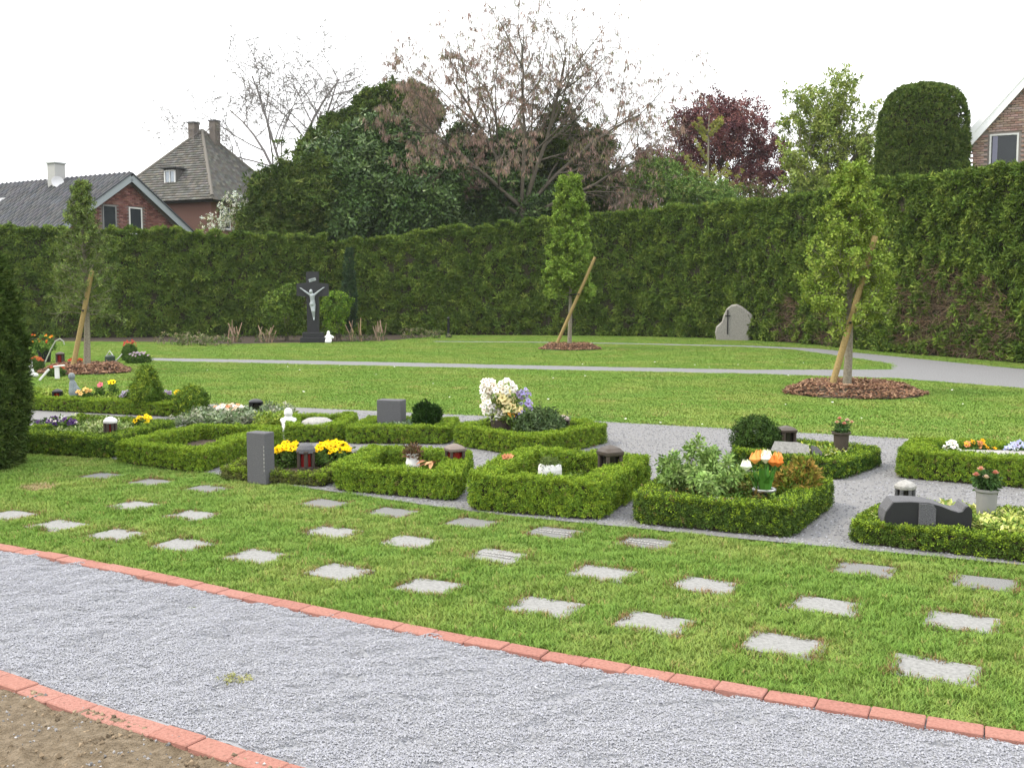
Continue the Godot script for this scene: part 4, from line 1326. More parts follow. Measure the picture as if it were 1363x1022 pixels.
	part("body", bones_shape(bn, 0.02, 0.03), noisy([lin(0.02, 0.025, 0.03), lin(0.12, 0.15, 0.16), lin(0.6, 0.62, 0.62)], 0.05, 0.2, 0.6, 0.0, 53), o)
	s = Shape.new()
	for k in 14:
		var a := TAU * k / 14.0
		s.lathe([Vector2(0, -0.03), Vector2(0.025, -0.01), Vector2(0.028, 0.012), Vector2(0, 0.03)], 6, Transform3D(Basis.IDENTITY, Vector3(0.12 + cos(a) * 0.08, 0.12 + sin(a) * 0.08, 0.06)))
	part("wreath", s, M.white, o)
	grave_lantern("grave_lantern", "small black lantern beside the garden statuette at far left", Vector3(-6.62, soil, -15.0), 0.2, 0.12, 0.24, M.black_metal, M.black_metal, M.red_glass, 4)
	var bf := [["yellow_tulip", "single yellow tulip above the far left border", -5.85, -15.1, 0.38, 3, Color(0.8, 0.6, 0.01), 1.6, 0.03], ["pink_tulip", "pink bloom beside the yellow tulip at far left", -6.0, -15.0, 0.3, 4, Color(0.6, 0.16, 0.2), 1.5, 0.04], ["orange_primroses", "orange and cream primroses right of the garden statuette", -6.15, -14.8, 0.24, 14, Color(0.72, 0.45, 0.15), 1.2, 0.1], ["lilac_pansies", "pale lilac pansies left of the clipped box cone", -5.5, -14.7, 0.22, 16, Color(0.35, 0.3, 0.42), 1.1, 0.09], ["grey_pansies", "lilac pansies between the box cone and box ball", -4.82, -14.4, 0.25, 10, Color(0.38, 0.32, 0.42), 1.1, 0.06], ["yellow_primroses", "yellow flowers touching the clipped box ball", -4.58, -14.2, 0.27, 12, Color(0.8, 0.52, 0.01), 1.2, 0.06]]
	for b in bf:
		flower_clump(b[0], b[1], Vector3(b[2], soil, b[3]), Vector2(b[8], b[8]), b[4], b[5], [b[6]], b[7])
	ground_cover("golden_cover", "yellow green leaves filling the far left border", [Vector2(-7.2, -15.2), Vector2(-4.75, -14.25), Vector2(-4.85, -14.65), Vector2(-7.4, -15.95)], soil, 0.2, 650, [Color(0.2, 0.27, 0.04), Color(0.12, 0.19, 0.03), Color(0.27, 0.32, 0.07)], 1.2)
	print("back row")

# ------------------------------------------------------------------ tall hedges
func tall_hedge(called: String, label: String, line: Array, group: String, bare: Array, pal: Array) -> void:
	# line: Vector3(x, height, z) seen from the camera side; the hedge body lies behind it
	var o := thing(called, label, "hedge", Vector3(line[0].x, 0, line[0].z), 0.0, group)
	var org: Vector3 = o.position
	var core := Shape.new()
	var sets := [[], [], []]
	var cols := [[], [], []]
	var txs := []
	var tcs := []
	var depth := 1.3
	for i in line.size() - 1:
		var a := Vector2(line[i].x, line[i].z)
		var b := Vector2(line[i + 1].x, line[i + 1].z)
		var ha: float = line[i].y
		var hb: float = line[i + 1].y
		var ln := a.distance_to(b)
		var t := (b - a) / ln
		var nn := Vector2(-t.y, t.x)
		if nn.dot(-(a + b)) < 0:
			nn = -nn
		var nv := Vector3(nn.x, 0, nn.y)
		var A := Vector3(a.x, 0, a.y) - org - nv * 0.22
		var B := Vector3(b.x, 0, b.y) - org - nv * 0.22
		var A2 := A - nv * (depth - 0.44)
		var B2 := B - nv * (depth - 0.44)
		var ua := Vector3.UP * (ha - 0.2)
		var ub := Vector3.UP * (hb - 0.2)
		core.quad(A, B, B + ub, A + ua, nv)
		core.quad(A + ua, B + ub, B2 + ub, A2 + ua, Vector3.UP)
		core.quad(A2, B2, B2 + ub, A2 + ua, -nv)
		var hm := (ha + hb) * 0.5
		var cnt := int(ln * (hm + depth) * 150.0)
		for k in cnt:
			var s := rng.randf()
			var h := lerpf(ha, hb, s)
			var u := rng.randf() * (hm + depth)
			var base := a.lerp(b, s)
			var y: float
			var nrm := nv
			var back := 0.0
			if u < hm:
				y = u / hm * h
				if y > h - 0.25:
					nrm = (nv + Vector3.UP).normalized(); back = 0.06
			else:
				y = h; back = u - hm; nrm = Vector3.UP
			if y < 0.05:
				continue
			var w := Vector3(base.x, y, base.y)
			var bulge := 0.24 * fn.get_noise_3d(w.x * 0.8, y * 0.9, w.z * 0.8) + 0.2 * fn.get_noise_3d(w.x * 2.3 + 9, y * 1.9, w.z * 2.3)
			var thin := 1.0
			for q in bare:
				var dd: float = w.distance_to(q[0]) / q[1] + 0.5 * fn.get_noise_3d(w.x * 1.7, y * 1.7, w.z * 1.7 + 30)
				if dd < 1.0:
					thin = 0.4
			if rng.randf() > thin:
				if rng.randf() < 0.9:
					var td := (rdir() + nrm * 0.5 + Vector3.UP * 0.3).normalized()
					txs.append(face(td, rr(0, TAU), rr(0.6, 1.4), w - org + nrm * (-0.2) - nv * back))
					tcs.append(vary(Color(0.16, 0.115, 0.075), 0.4))
				continue
			var pos := w - org - nv * back + nrm * (bulge - 0.12 - 0.12 * rng.randf())
			var d := (nrm * 0.9 + rdir() * 0.6 + Vector3.UP * 0.25).normalized()
			var which := rng.randi() % 3
			var tt := clampf(rng.randf() * 0.6 + 0.4 * (0.5 + 0.9 * fn.get_noise_3d(w.x * 1.1 + 60, y * 1.1, w.z * 1.1)), 0.0, 0.999)
			sets[which].append(face(d, rr(0, TAU), rr(0.7, 1.25), pos))
			cols[which].append(vary(pal[int(tt * pal.size())], 0.25))
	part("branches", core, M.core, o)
	for k in 3:
		many("foliage", L.spray[k], sets[k], cols[k], M.dull_leaf, o)
	if txs.size() > 0:
		var s := Shape.new()
		for k in 5:
			var d := (rdir() + Vector3.UP).normalized()
			s.tube([Vector3.ZERO, d * 0.12 + rdir() * 0.02, d * 0.26 + rdir() * 0.05], [0.008, 0.006, 0.003], 3, false)
		many("bare_twigs", s.mesh(), txs, tcs, M.tint, o)

func make_hedges() -> void:
	var pal := [Color(0.062, 0.1, 0.022), Color(0.082, 0.13, 0.026), Color(0.105, 0.16, 0.03), Color(0.14, 0.2, 0.036), Color(0.19, 0.25, 0.05)]
	tall_hedge("thuja_hedge", "tall clipped dark thuja hedge in front of the left houses", [Vector3(-27.5, 4.5, -40.5), Vector3(-20.8, 4.52, -42.0), Vector3(-15.2, 4.5, -43.5), Vector3(-8.2, 4.4, -46.0)], "tall thuja hedges around the churchyard", [], pal)
	tall_hedge("thuja_hedge", "tall clipped thuja hedge running from the crucifix corner to the right", [Vector3(-8.3, 4.15, -46.4), Vector3(-5.0, 4.5, -46.2), Vector3(-2.7, 4.8, -46.0), Vector3(1.5, 5.15, -45.6), Vector3(5.4, 5.45, -44.5), Vector3(8.6, 5.45, -42.0), Vector3(10.3, 5.4, -37.5), Vector3(11.3, 5.15, -30.9), Vector3(12.7, 4.98, -25.6), Vector3(14.6, 4.9, -19.5), Vector3(16.5, 4.9, -13.5)], "tall thuja hedges around the churchyard", [[Vector3(11.7, 1.0, -29.2), 1.6], [Vector3(12.3, 0.7, -27.2), 1.2], [Vector3(10.6, 0.8, -35.0), 1.2], [Vector3(10.2, 0.6, -38.0), 0.9]], pal)
	var o := thing("dark_conifer", "tall dark conifer cut off by the left picture edge", "conifer", Vector3(-5.2, 0, -9.75))
	var s := Shape.new()
	s.tube([Vector3.ZERO, Vector3(0, 1.9, 0)], [0.05, 0.01], 6)
	part("trunk", s, M.bark, o)
	s = Shape.new()
	s.lathe([Vector2(0, 0.04), Vector2(0.36, 0.05), Vector2(0.43, 0.5), Vector2(0.36, 1.2), Vector2(0.16, 1.85), Vector2(0, 2.1)], 12)
	part("branches", s, M.core, o)
	var xs := []
	var cs := []
	for k in 9000:
		var y := rr(0.03, 2.25)
		var u := y / 2.25
		var r := 0.56 * (sqrt(maxf(0.0, 1.0 - pow(absf(u - 0.28) / 0.74, 2.3)))) if u > 0.28 else 0.56 - 0.12 * (0.28 - u) / 0.28
		var a := rr(0, TAU)
		var d := Vector3(cos(a), 0.25 + u, sin(a))
		var b := 1.0 + 0.16 * fn.get_noise_3d(cos(a) * 2.5, y * 2.5, sin(a) * 2.5) - 0.12 * rng.randf()
		xs.append(face(d + rdir() * 0.5, rr(0, TAU), rr(0.8, 1.4), Vector3(cos(a) * r * b, y, sin(a) * r * b)))
		cs.append(vary([Color(0.04, 0.066, 0.017), Color(0.055, 0.09, 0.022), Color(0.08, 0.12, 0.03)][rng.randi() % 3], 0.25))
	many("foliage", L.fine_spray[0], xs, cs, M.dull_leaf, o)

# ------------------------------------------------------------------ staked young trees
func young_tree(label: String, at: Vector3, h: float, clear: float, half: float, leaves: int, pal: Array, stake: Array, lsize: float, blunt: float) -> void:
	var o := thing("young_tree", label, "tree", at, 0.0, "staked young trees on the lawn")
	var s := Shape.new()
	var pts := []
	var rad := []
	for k in 9:
		var t := k / 8.0
		pts.append(Vector3(0.03 * sin(t * 5.0), h * t * 0.99, 0.03 * cos(t * 4.0) - 0.03))
		rad.append(lerpf(0.078, 0.008, t))
	s.tube(pts, rad, 8)
	part("trunk", s, M.pale_bark, o)
	var b := Shape.new()
	var tips := []
	var n := 95
	for k in n:
		var t := (k + rng.randf()) / n
		var y := lerpf(clear, h * 0.97, t)
		var reach := half * (0.78 + 0.22 * sin(minf(t * 5.0, 1.57))) * (blunt + (1.0 - blunt) * pow(1.0 - t, 0.85)) + 0.05
		var a := k * 2.4 + rr(-0.4, 0.4)
		grow(b, Vector3(0, y, 0), Vector3(cos(a), 0.3 + t * 0.8, sin(a)).normalized(), reach * rr(0.88, 1.03), 0.012, 0, {"segs": [5, 3], "wander": [0.18, 0.3], "up": [0.0, 0.05], "taper": 0.35, "kids": [5], "start": [0.25], "angle": [50.0], "ratio": [0.42], "thin": 0.7, "least": 0.004, "levels": 2, "tip_from": 0}, tips)
	part("branches", b, M.pale_bark, o)
	var xs := []
	var cs := []
	for k in leaves:
		var t: Array = tips[rng.randi() % tips.size()]
		xs.append(face(t[1] + rdir() * 0.9 + Vector3.UP * 0.3, rr(0, TAU), lsize * rr(0.7, 1.25), t[0] + rdir() * 0.05))
		cs.append(vary(pal[rng.randi() % pal.size()], 0.2))
	many("crown", L.small[0], xs, cs, M.leaf, o)
	# leaning stake with its tie
	var so := thing("tree_stake", stake[2], "stake", at + stake[0], 0.0, "wooden tree stakes")
	var e: Vector3 = stake[1] - stake[0]
	s = Shape.new()
	s.tube([Vector3(0, -0.05, 0), e], [0.056, 0.05], 10)
	part("pole", s, noisy([lin(0.2, 0.14, 0.05), lin(0.3, 0.22, 0.09), lin(0.36, 0.28, 0.13)], 0.03, 0.6, 0.8, 3.0, 61), so)
	var f: float = (clear + 0.12) / e.y
	var cross := e * f
	var tr := (-stake[0]) as Vector3
	tr.y = cross.y
	s = Shape.new()
	var c0 := cross + (cross - tr).normalized() * 0.05
	var c1 := tr - (cross - tr).normalized() * 0.07
	s.tube([c0 + Vector3(0, 0.02, 0.055), c1 + Vector3(0, 0.0, 0.065), c1 + Vector3(0, 0, -0.065), c0 + Vector3(0, 0.02, -0.055), c0 + Vector3(0, 0.02, 0.055)], [0.022, 0.022, 0.022, 0.022, 0.022], 6)
	part("tie", s, M.black_metal, so)

func make_young_trees() -> void:
	var names := ["ring of brown bark mulch around the left young tree", "ring of brown bark mulch around the middle young tree", "wide ring of brown bark mulch around the right young tree"]
	var chip := Shape.new()
	chip.box(Transform3D(Basis(Vector3(0.2, 0.3, 0.4).normalized(), 0.4), Vector3.ZERO), Vector3(0.07, 0.012, 0.03), 0.003)
	var chipm := chip.mesh()
	for i in 3:
		var mu: Vector3 = mulch[i]
		var o := thing("mulch_ring", names[i], "mulch", Vector3(mu.x, 0, mu.z), 0.0, "bark mulch rings under the young trees")
		var s := Shape.new()
		s.lathe([Vector2(0, 0.07), Vector2(mu.y * 0.35, 0.09), Vector2(mu.y * 0.6, 0.15), Vector2(mu.y * 0.8, 0.09), Vector2(mu.y * 0.97, 0.01)], 24)
		part("mound", s, M.soil, o)
		var xs := []
		var cs := []
		for k in 3400:
			var a := rr(0, TAU)
			var q := sqrt(rng.randf())
			var r := q * mu.y * (1.0 + 0.06 * sin(a * 5.0))
			var y := 0.08 + 0.08 * smoothstep(0.2, 0.62, q) - 0.15 * smoothstep(0.62, 1.0, q)
			xs.append(Transform3D(Basis(Vector3.UP, rr(0, TAU)) * Basis(Vector3.RIGHT, rr(-0.7, 0.7)) * Basis(Vector3.BACK, rr(-0.6, 0.6)).scaled(Vector3.ONE * rr(0.5, 1.2)), Vector3(cos(a) * r, y + rr(0.01, 0.045), sin(a) * r)))
			cs.append(vary([Color(0.14, 0.075, 0.045), Color(0.2, 0.11, 0.065), Color(0.1, 0.05, 0.032), Color(0.26, 0.16, 0.1)][rng.randi() % 4], 0.25))
		many("bark_chips", chipm, xs, cs, M.tint, o)
	var base := 0.06
	young_tree("young tree with sparse olive leaves standing left before the dark hedge", Vector3(-9.45, base, -22.95), 4.1, 1.15, 0.82, 3600, [Color(0.14, 0.19, 0.05), Color(0.19, 0.24, 0.065), Color(0.11, 0.14, 0.045)], [Vector3(-0.25, 0, 0.2), Vector3(0.3, 2.15, 0.3), "yellow wooden stake leaning against the left young tree"], 0.62, 0.1)
	young_tree("dense bright green conical young tree in the middle of the lawn", Vector3(1.86, base, -33.5), 5.3, 1.55, 0.84, 10500, [Color(0.19, 0.28, 0.045), Color(0.24, 0.33, 0.06), Color(0.15, 0.22, 0.036)], [Vector3(-0.48, 0, 0.2), Vector3(0.75, 2.85, 0.75), "yellow wooden stake leaning against the middle young tree"], 1.0, 0.36)
	young_tree("airy bright green young tree on the right of the lawn", Vector3(5.83, base, -17.95), 3.75, 1.0, 0.88, 3300, [Color(0.21, 0.28, 0.045), Color(0.27, 0.34, 0.065), Color(0.16, 0.22, 0.036)], [Vector3(-0.33, 0, 0.15), Vector3(0.3, 2.6, 0.35), "yellow wooden stake leaning against the right young tree"], 0.85, 0.2)

# ------------------------------------------------------------------ crucifix, memorial stone, planting along the hedge
func make_far_things() -> void:
	var o := thing("crucifix", "black stone wayside cross with pale metal figure at the hedge corner", "crucifix", Vector3(-7.33, 0, -38.2), 0.12)
	var s := Shape.new()
	s.box(Transform3D(Basis.IDENTITY, Vector3(0, 0.1, 0)), Vector3(0.92, 0.2, 0.7), 0.01)
	part("lower_step", s, M.black_stone, o)
	s = Shape.new()
	s.box(Transform3D(Basis.IDENTITY, Vector3(0, 0.29, 0)), Vector3(0.76, 0.18, 0.55), 0.01)
	part("upper_step", s, M.black_stone, o)
	s = Shape.new()
	s.prism([Vector2(-0.22, 0.38), Vector2(0.22, 0.38), Vector2(0.22, 1.68), Vector2(0.58, 1.72), Vector2(0.58, 2.16), Vector2(0.23, 2.2), Vector2(0.23, 2.6), Vector2(-0.23, 2.6), Vector2(-0.23, 2.2), Vector2(-0.58, 2.16), Vector2(-0.58, 1.72), Vector2(-0.22, 1.68)], 0.22)
	part("cross", s, M.black_stone, o)
	var z := 0.2
	var metal := plain(lin(0.3, 0.33, 0.34), 0.5, 0.2)
	var bn := [
		[Vector3(0.0, 1.48, z), Vector3(-0.01, 1.72, z), 0.075, 0.095], [Vector3(-0.01, 1.74, z), Vector3(-0.035, 1.83, z + 0.02), 0.04, 0.035],
		[Vector3(-0.055, 1.86, z + 0.03), Vector3(-0.05, 1.9, z + 0.02), 0.062, 0.06],
		[Vector3(-0.1, 1.76, z), Vector3(-0.24, 1.86, z - 0.01), 0.042, 0.032], [Vector3(-0.24, 1.86, z - 0.01), Vector3(-0.4, 1.98, z - 0.04), 0.032, 0.022], [Vector3(-0.4, 1.98, z - 0.04), Vector3(-0.45, 2.01, z - 0.04), 0.026, 0.018],
		[Vector3(0.08, 1.76, z), Vector3(0.22, 1.88, z - 0.01), 0.042, 0.032], [Vector3(0.22, 1.88, z - 0.01), Vector3(0.38, 2.0, z - 0.04), 0.032, 0.022], [Vector3(0.38, 2.0, z - 0.04), Vector3(0.43, 2.03, z - 0.04), 0.026, 0.018],
		[Vector3(-0.01, 1.42, z), Vector3(0.01, 1.5, z), 0.1, 0.085], [Vector3(-0.045, 1.4, z), Vector3(0.0, 1.16, z + 0.06), 0.065, 0.045], [Vector3(0.045, 1.4, z), Vector3(0.05, 1.16, z + 0.06), 0.065, 0.045],
		[Vector3(0.0, 1.16, z + 0.06), Vector3(0.03, 0.93, z), 0.045, 0.03], [Vector3(0.05, 1.16, z + 0.06), Vector3(0.045, 0.93, z), 0.045, 0.03], [Vector3(0.04, 0.92, z), Vector3(0.045, 0.84, z + 0.05), 0.038, 0.024]]
	part("figure", bones_shape(bn, 0.02, 0.02), metal, o)
	s = Shape.new()
	s.box(Transform3D(Basis(Vector3.BACK, 0.3), Vector3(0.0, 2.3, 0.125)), Vector3(0.26, 0.11, 0.02), 0.004)
	var plate := part("title_plate", s, metal, o)
	for k in 4:
		var tm := TextMesh.new()
		tm.text = "INRI"[k]
		tm.font_size = 16
		tm.pixel_size = 0.0048
		tm.depth = 0.004
		var t := MeshInstance3D.new()
		t.name = "letter"
		t.mesh = tm
		t.material_override = M.black_metal
		plate.add_child(t, true)
		t.transform = Transform3D(Basis(Vector3.BACK, 0.3), Vector3(0, 2.3, 0.137) + Basis(Vector3.BACK, 0.3) * Vector3(-0.09 + 0.06 * k, 0, 0))
	o = thing("white_angel", "small white kneeling angel figure at the foot of the crucifix", "figurine", Vector3(-6.72, 0, -37.9), -0.1)
	bn = [[Vector3(0, 0.1, 0), Vector3(0, 0.26, 0), 0.12, 0.08], [Vector3(0, 0.36, 0.01), Vector3(0, 0.39, 0.01), 0.06, 0.055], [Vector3(0, 0.28, 0), Vector3(0, 0.34, 0), 0.045, 0.04], [Vector3(-0.06, 0.26, 0.02), Vector3(-0.02, 0.18, 0.1), 0.032, 0.026], [Vector3(0.06, 0.26, 0.02), Vector3(0.02, 0.18, 0.1), 0.032, 0.026], [Vector3(-0.06, 0.05, 0.06), Vector3(0.06, 0.05, 0.06), 0.06, 0.06], [Vector3(-0.06, 0.25, -0.06), Vector3(-0.13, 0.2, -0.09), 0.045, 0.05], [Vector3(0.06, 0.25, -0.06), Vector3(0.13, 0.2, -0.09), 0.045, 0.05]]
	part("body", bones_shape(bn, 0.02, 0.03), plain(lin(0.8, 0.8, 0.79), 0.6), o)
	# memorial stone
	o = thing("memorial_stone", "rough pale memorial boulder with a dark cross by the hedge", "memorial stone", Vector3(8.72, -0.02, -40.6), -0.3)
	s = Shape.new()
	var rim := [Vector2(-0.68, 0.0), Vector2(-0.74, 0.3), Vector2(-0.7, 0.52), Vector2(-0.5, 0.74), Vector2(-0.4, 1.02), Vector2(-0.3, 1.24), Vector2(-0.14, 1.38), Vector2(0.1, 1.42), Vector2(0.3, 1.33), Vector2(0.48, 1.18), Vector2(0.72, 0.98), Vector2(0.74, 0.72), Vector2(0.67, 0.55), Vector2(0.72, 0.2), Vector2(0.6, 0.0)]
	var lay := []
	for q in [[-0.24, 0.86], [-0.16, 0.97], [0.0, 1.0], [0.14, 0.98], [0.21, 0.9]]:
		var ring2 := []
		for p in rim:
			ring2.append(Vector3(p.x * q[1] + rr(-0.02, 0.02), p.y * (0.5 + 0.5 * q[1]) + rr(-0.02, 0.02) * (1.0 if p.y > 0.05 else 0.0), q[0] + (rr(-0.025, 0.025) if q[0] < 0.2 else 0.0)))
		lay.append(ring2)
	for i in 4:
		for k in rim.size():
			var k2 := (k + 1) % rim.size()
			var mid2: Vector3 = (lay[i][k] + lay[i + 1][k2]) * 0.5 - Vector3(0, 0.6, 0)
			s.quad(lay[i][k], lay[i][k2], lay[i + 1][k2], lay[i + 1][k], mid2)
	for e in [0, 4]:
		var cc := Vector3(0.02, 0.62, -0.26 if e == 0 else 0.213)
		for k in rim.size():
			s.tri(lay[e][k], lay[e][(k + 1) % rim.size()], cc, Vector3(0, 0, -1 if e == 0 else 1))
	part("stone", s, noisy([lin(0.14, 0.132, 0.118), lin(0.26, 0.25, 0.228), lin(0.36, 0.35, 0.325)], 0.03, 0.8, 0.95, 8.0, 91), o)
	s = Shape.new()
	s.box(Transform3D(Basis.IDENTITY, Vector3(-0.24, 0.72, 0.225)), Vector3(0.042, 0.95, 0.03), 0.003)
	s.box(Transform3D(Basis.IDENTITY, Vector3(-0.24, 0.97, 0.228)), Vector3(0.2, 0.042, 0.03), 0.003)
	part("cross", s, M.black_metal, o)
	o = thing("dark_post", "short thin dark post standing in front of the hedge", "post", Vector3(-2.65, 0, -43.2))
	s = Shape.new()
	s.lathe([Vector2(0, 0), Vector2(0.12, 0), Vector2(0.12, 0.14), Vector2(0.05, 0.2), Vector2(0.045, 0.75), Vector2(0.07, 0.8), Vector2(0, 0.88)], 8)
	part("post", s, M.black_metal, o)
	# shrubs beside the crucifix
	var sh := [["yellow green shrub left of the crucifix", Vector3(-8.65, 0, -39.6), [[Vector3(0, 1.0, 0), Vector3(0.75, 0.8, 0.6)], [Vector3(0.2, 1.5, 0), Vector3(0.5, 0.5, 0.4)]], [Color(0.07, 0.11, 0.02), Color(0.12, 0.18, 0.03), Color(0.05, 0.08, 0.016)]], ["bright green shrub right of the crucifix", Vector3(-6.6, 0, -39.4), [[Vector3(0, 1.25, 0), Vector3(0.5, 0.5, 0.45)], [Vector3(-0.1, 0.65, 0), Vector3(0.35, 0.4, 0.35)]], [Color(0.1, 0.18, 0.025), Color(0.16, 0.26, 0.03), Color(0.07, 0.12, 0.02)]]]
	for q in sh:
		o = thing("leafy_shrub", q[0], "shrub", q[1])
		s = Shape.new()
		for k in 5:
			s.tube([Vector3(rr(-0.1, 0.1), 0, rr(-0.1, 0.1)), Vector3(rr(-0.3, 0.3), 1.1, rr(-0.2, 0.2))], [0.025, 0.01], 4)
		part("stems", s, M.bark, o)
		lobes_foliage(o, q[2], 90, L.small, 1.3, q[3], M.leaf, 0.35)
	o = thing("thin_cypress", "thin grey green column cypress right of the crucifix", "conifer", Vector3(-6.3, 0, -40.2))
	s = Shape.new()
	s.tube([Vector3.ZERO, Vector3(0.03, 3.2, 0)], [0.035, 0.01], 5)
	part("trunk", s, M.bark, o)
	lobes_foliage(o, [[Vector3(0, 1.5, 0), Vector3(0.24, 1.2, 0.24)], [Vector3(0, 2.6, 0), Vector3(0.17, 0.9, 0.17)]], 160, L.spray, 0.7, [Color(0.035, 0.06, 0.03), Color(0.05, 0.085, 0.04)], M.dull_leaf, 0.2)
	var st := [["cut back brown rose stumps far left of the crucifix", Vector3(-10.4, 0, -38.6), 12, 0.75], ["cut back brown rose stumps just left of the crucifix", Vector3(-9.1, 0, -38.4), 10, 0.65], ["tall pale pruned stems just right of the crucifix", Vector3(-5.95, 0, -39.0), 5, 0.85], ["grey pruned twiggy bush right of the pale pruned stems", Vector3(-5.15, 0, -39.6), 9, 0.75]]
	for q in st:
		o = thing("pruned_shrub", q[0], "shrub", q[1], 0.0, "pruned shrubs in the hedge bed")
		s = Shape.new()
		for k in q[2]:
			var a := rr(0, TAU)
			var p := Vector3(cos(a) * rr(0, 0.3), 0, sin(a) * 0.15)
			var hgt: float = q[3] * rr(0.6, 1.1)
			s.col = vary(Color(0.3, 0.22, 0.15), 0.35)
			var m := p + Vector3(rr(-0.1, 0.1), hgt * 0.5, 0)
			s.tube([p, m, m + Vector3(rr(-0.15, 0.15), hgt * 0.5, rr(-0.05, 0.05))], [0.026, 0.02, 0.014], 5)
		part("stems", s, M.tint, o)
		lobes_foliage(o, [[Vector3(0, 0.12, 0.1), Vector3(0.4, 0.14, 0.2)]], 60, L.small, 0.9, [Color(0.07, 0.12, 0.03), Color(0.14, 0.12, 0.07)], M.dull_leaf, 0.3)
	for q in [[-11.8, -36.5, "low pale plants in the bed left of the rose stumps"], [-10.9, -35.6, "low straw coloured plants at the bed edge"], [-3.8, -42.5, "low green plants at the hedge foot right of the pruned bush"]]:
		o = thing("low_plants", q[2], "plants", Vector3(q[0], 0, q[1]))
		lobes_foliage(o, [[Vector3(0, 0.15, 0), Vector3(0.7, 0.25, 0.3)], [Vector3(0.7, 0.1, 0.1), Vector3(0.5, 0.2, 0.3)]], 60, L.small, 0.9, [Color(0.1, 0.14, 0.04), Color(0.22, 0.2, 0.12), Color(0.06, 0.1, 0.02)], M.dull_leaf, 0.3)
	# graves at the far left behind the conifer
	o = thing("tulip_tub", "dark tub of orange tulips at far left before the hedge", "flower pot", Vector3(-11.9, 0, -26.3))
	vase(o, "pot", 0.16, 0.3, M.black_metal)
	lobes_foliage(o, [[Vector3(0, 0.42, 0), Vector3(0.28, 0.2, 0.2)]], 200, L.small, 0.9, [Color(0.06, 0.12, 0.02), Color(0.1, 0.18, 0.03)], M.leaf, 0.3, 0.0, "leaves")
	var xs := []
	var cs := []
	for k in 16:
		xs.append(face(Vector3(rr(-0.4, 0.4), 0.6, 1), 0, rr(0.9, 1.4), Vector3(rr(-0.25, 0.25), rr(0.5, 0.72), rr(0.0, 0.2))))
		cs.append(vary([Color(0.65, 0.2, 0.02), Color(0.7, 0.36, 0.03), Color(0.4, 0.06, 0.02)][k % 3], 0.1))
	many("blossoms", L.flower, xs, cs, M.petal, o)
	o = thing("hooked_stake", "pale hooked metal rod leaning at far left", "rod", Vector3(-11.05, 0, -24.6))
	s = Shape.new()
	s.tube([Vector3(-0.12, 0, 0), Vector3(0.08, 0.42, 0), Vector3(0.19, 0.6, 0), Vector3(0.3, 0.66, 0), Vector3(0.38, 0.6, 0), Vector3(0.4, 0.52, 0)], [0.016, 0.016, 0.016, 0.016, 0.016, 0.014], 6)
	part("rod", s, plain(lin(0.3, 0.32, 0.26), 0.6), o)
	grave_lantern("grave_lantern", "small brown lantern in front of the hedge at far left", Vector3(-11.2, 0, -25.6), 0.2, 0.17, 0.3, M.bronze, M.bronze, M.red_glass, 4)
	var fl := [["red_flowers", "red flowers left of the left mulch ring", Vector3(-10.15, 0, -24.0), 0.16, 0.22, 26, Color(0.6, 0.07, 0.03)], ["red_begonias", "red flowers just before the white box at far left", Vector3(-9.45, 0, -21.4), 0.16, 0.2, 20, Color(0.55, 0.1, 0.05)], ["terracotta_flowers", "orange red flowers beside the hooked rod", Vector3(-10.6, 0, -23.0), 0.16, 0.3, 22, Color(0.5, 0.12, 0.04)], ["red_tulips", "red tulips behind the left mulch ring", Vector3(-9.95, 0, -26.9), 0.18, 0.5, 24, Color(0.55, 0.06, 0.05)], ["lilac_flowers", "lilac and white flowers at right of the left mulch ring", Vector3(-9.35, 0, -25.9), 0.28, 0.26, 36, Color(0.5, 0.38, 0.48)]]
	for q in fl:
		flower_clump(q[0], q[1], q[2], Vector2(q[3], q[3] * 0.7), q[4], q[5], [q[6] * 0.8], 1.05)
	o = thing("watering_can", "dark watering can behind the left young tree", "watering can", Vector3(-9.85, 0, -25.3))
	s = Shape.new()
	s.lathe([Vector2(0, 0), Vector2(0.12, 0), Vector2(0.12, 0.2), Vector2(0.07, 0.24), Vector2(0, 0.24)], 12)
	part("can", s, plain(lin(0.02, 0.035, 0.025), 0.5), o)
	s = Shape.new()
	s.tube([Vector3(0.1, 0.05, 0), Vector3(0.22, 0.16, 0), Vector3(0.3, 0.26, 0)], [0.025, 0.018, 0.015], 6)
	part("spout", s, M.silver, o)
	s = Shape.new()
	s.tube([Vector3(-0.08, 0.22, 0), Vector3(0.0, 0.34, 0), Vector3(0.08, 0.22, 0)], [0.012, 0.012, 0.012], 6)
	part("handle", s, M.silver, o)
	o = thing("white_figure", "white figurine half hidden behind the dark conifer at left", "figurine", Vector3(-9.95, 0, -21.3))
	bn = [[Vector3(0, 0.07, 0), Vector3(0, 0.2, 0), 0.09, 0.06], [Vector3(0, 0.3, 0), Vector3(0, 0.32, 0), 0.055, 0.05], [Vector3(0, 0.2, 0), Vector3(0, 0.27, 0), 0.04, 0.035], [Vector3(0.1, 0.05, 0.05), Vector3(0.16, 0.04, 0.05), 0.05, 0.04]]
	part("body", bones_shape(bn, 0.022, 0.03), M.white, o)
	o = thing("white_box", "low white planter box left of the mulch ring", "planter", Vector3(-8.95, 0, -20.3), 0.2)
	s = Shape.new()
	s.box(Transform3D(Basis.IDENTITY, Vector3(0, 0.16, 0)), Vector3(0.08, 0.24, 0.08), 0.006)
	part("post", s, M.white, o)
	s = Shape.new()
	s.box(Transform3D(Basis(Vector3.BACK, 0.1), Vector3(0.04, 0.29, 0)), Vector3(0.2, 0.025, 0.12), 0.006)
	part("board", s, M.white, o)
	s = Shape.new()
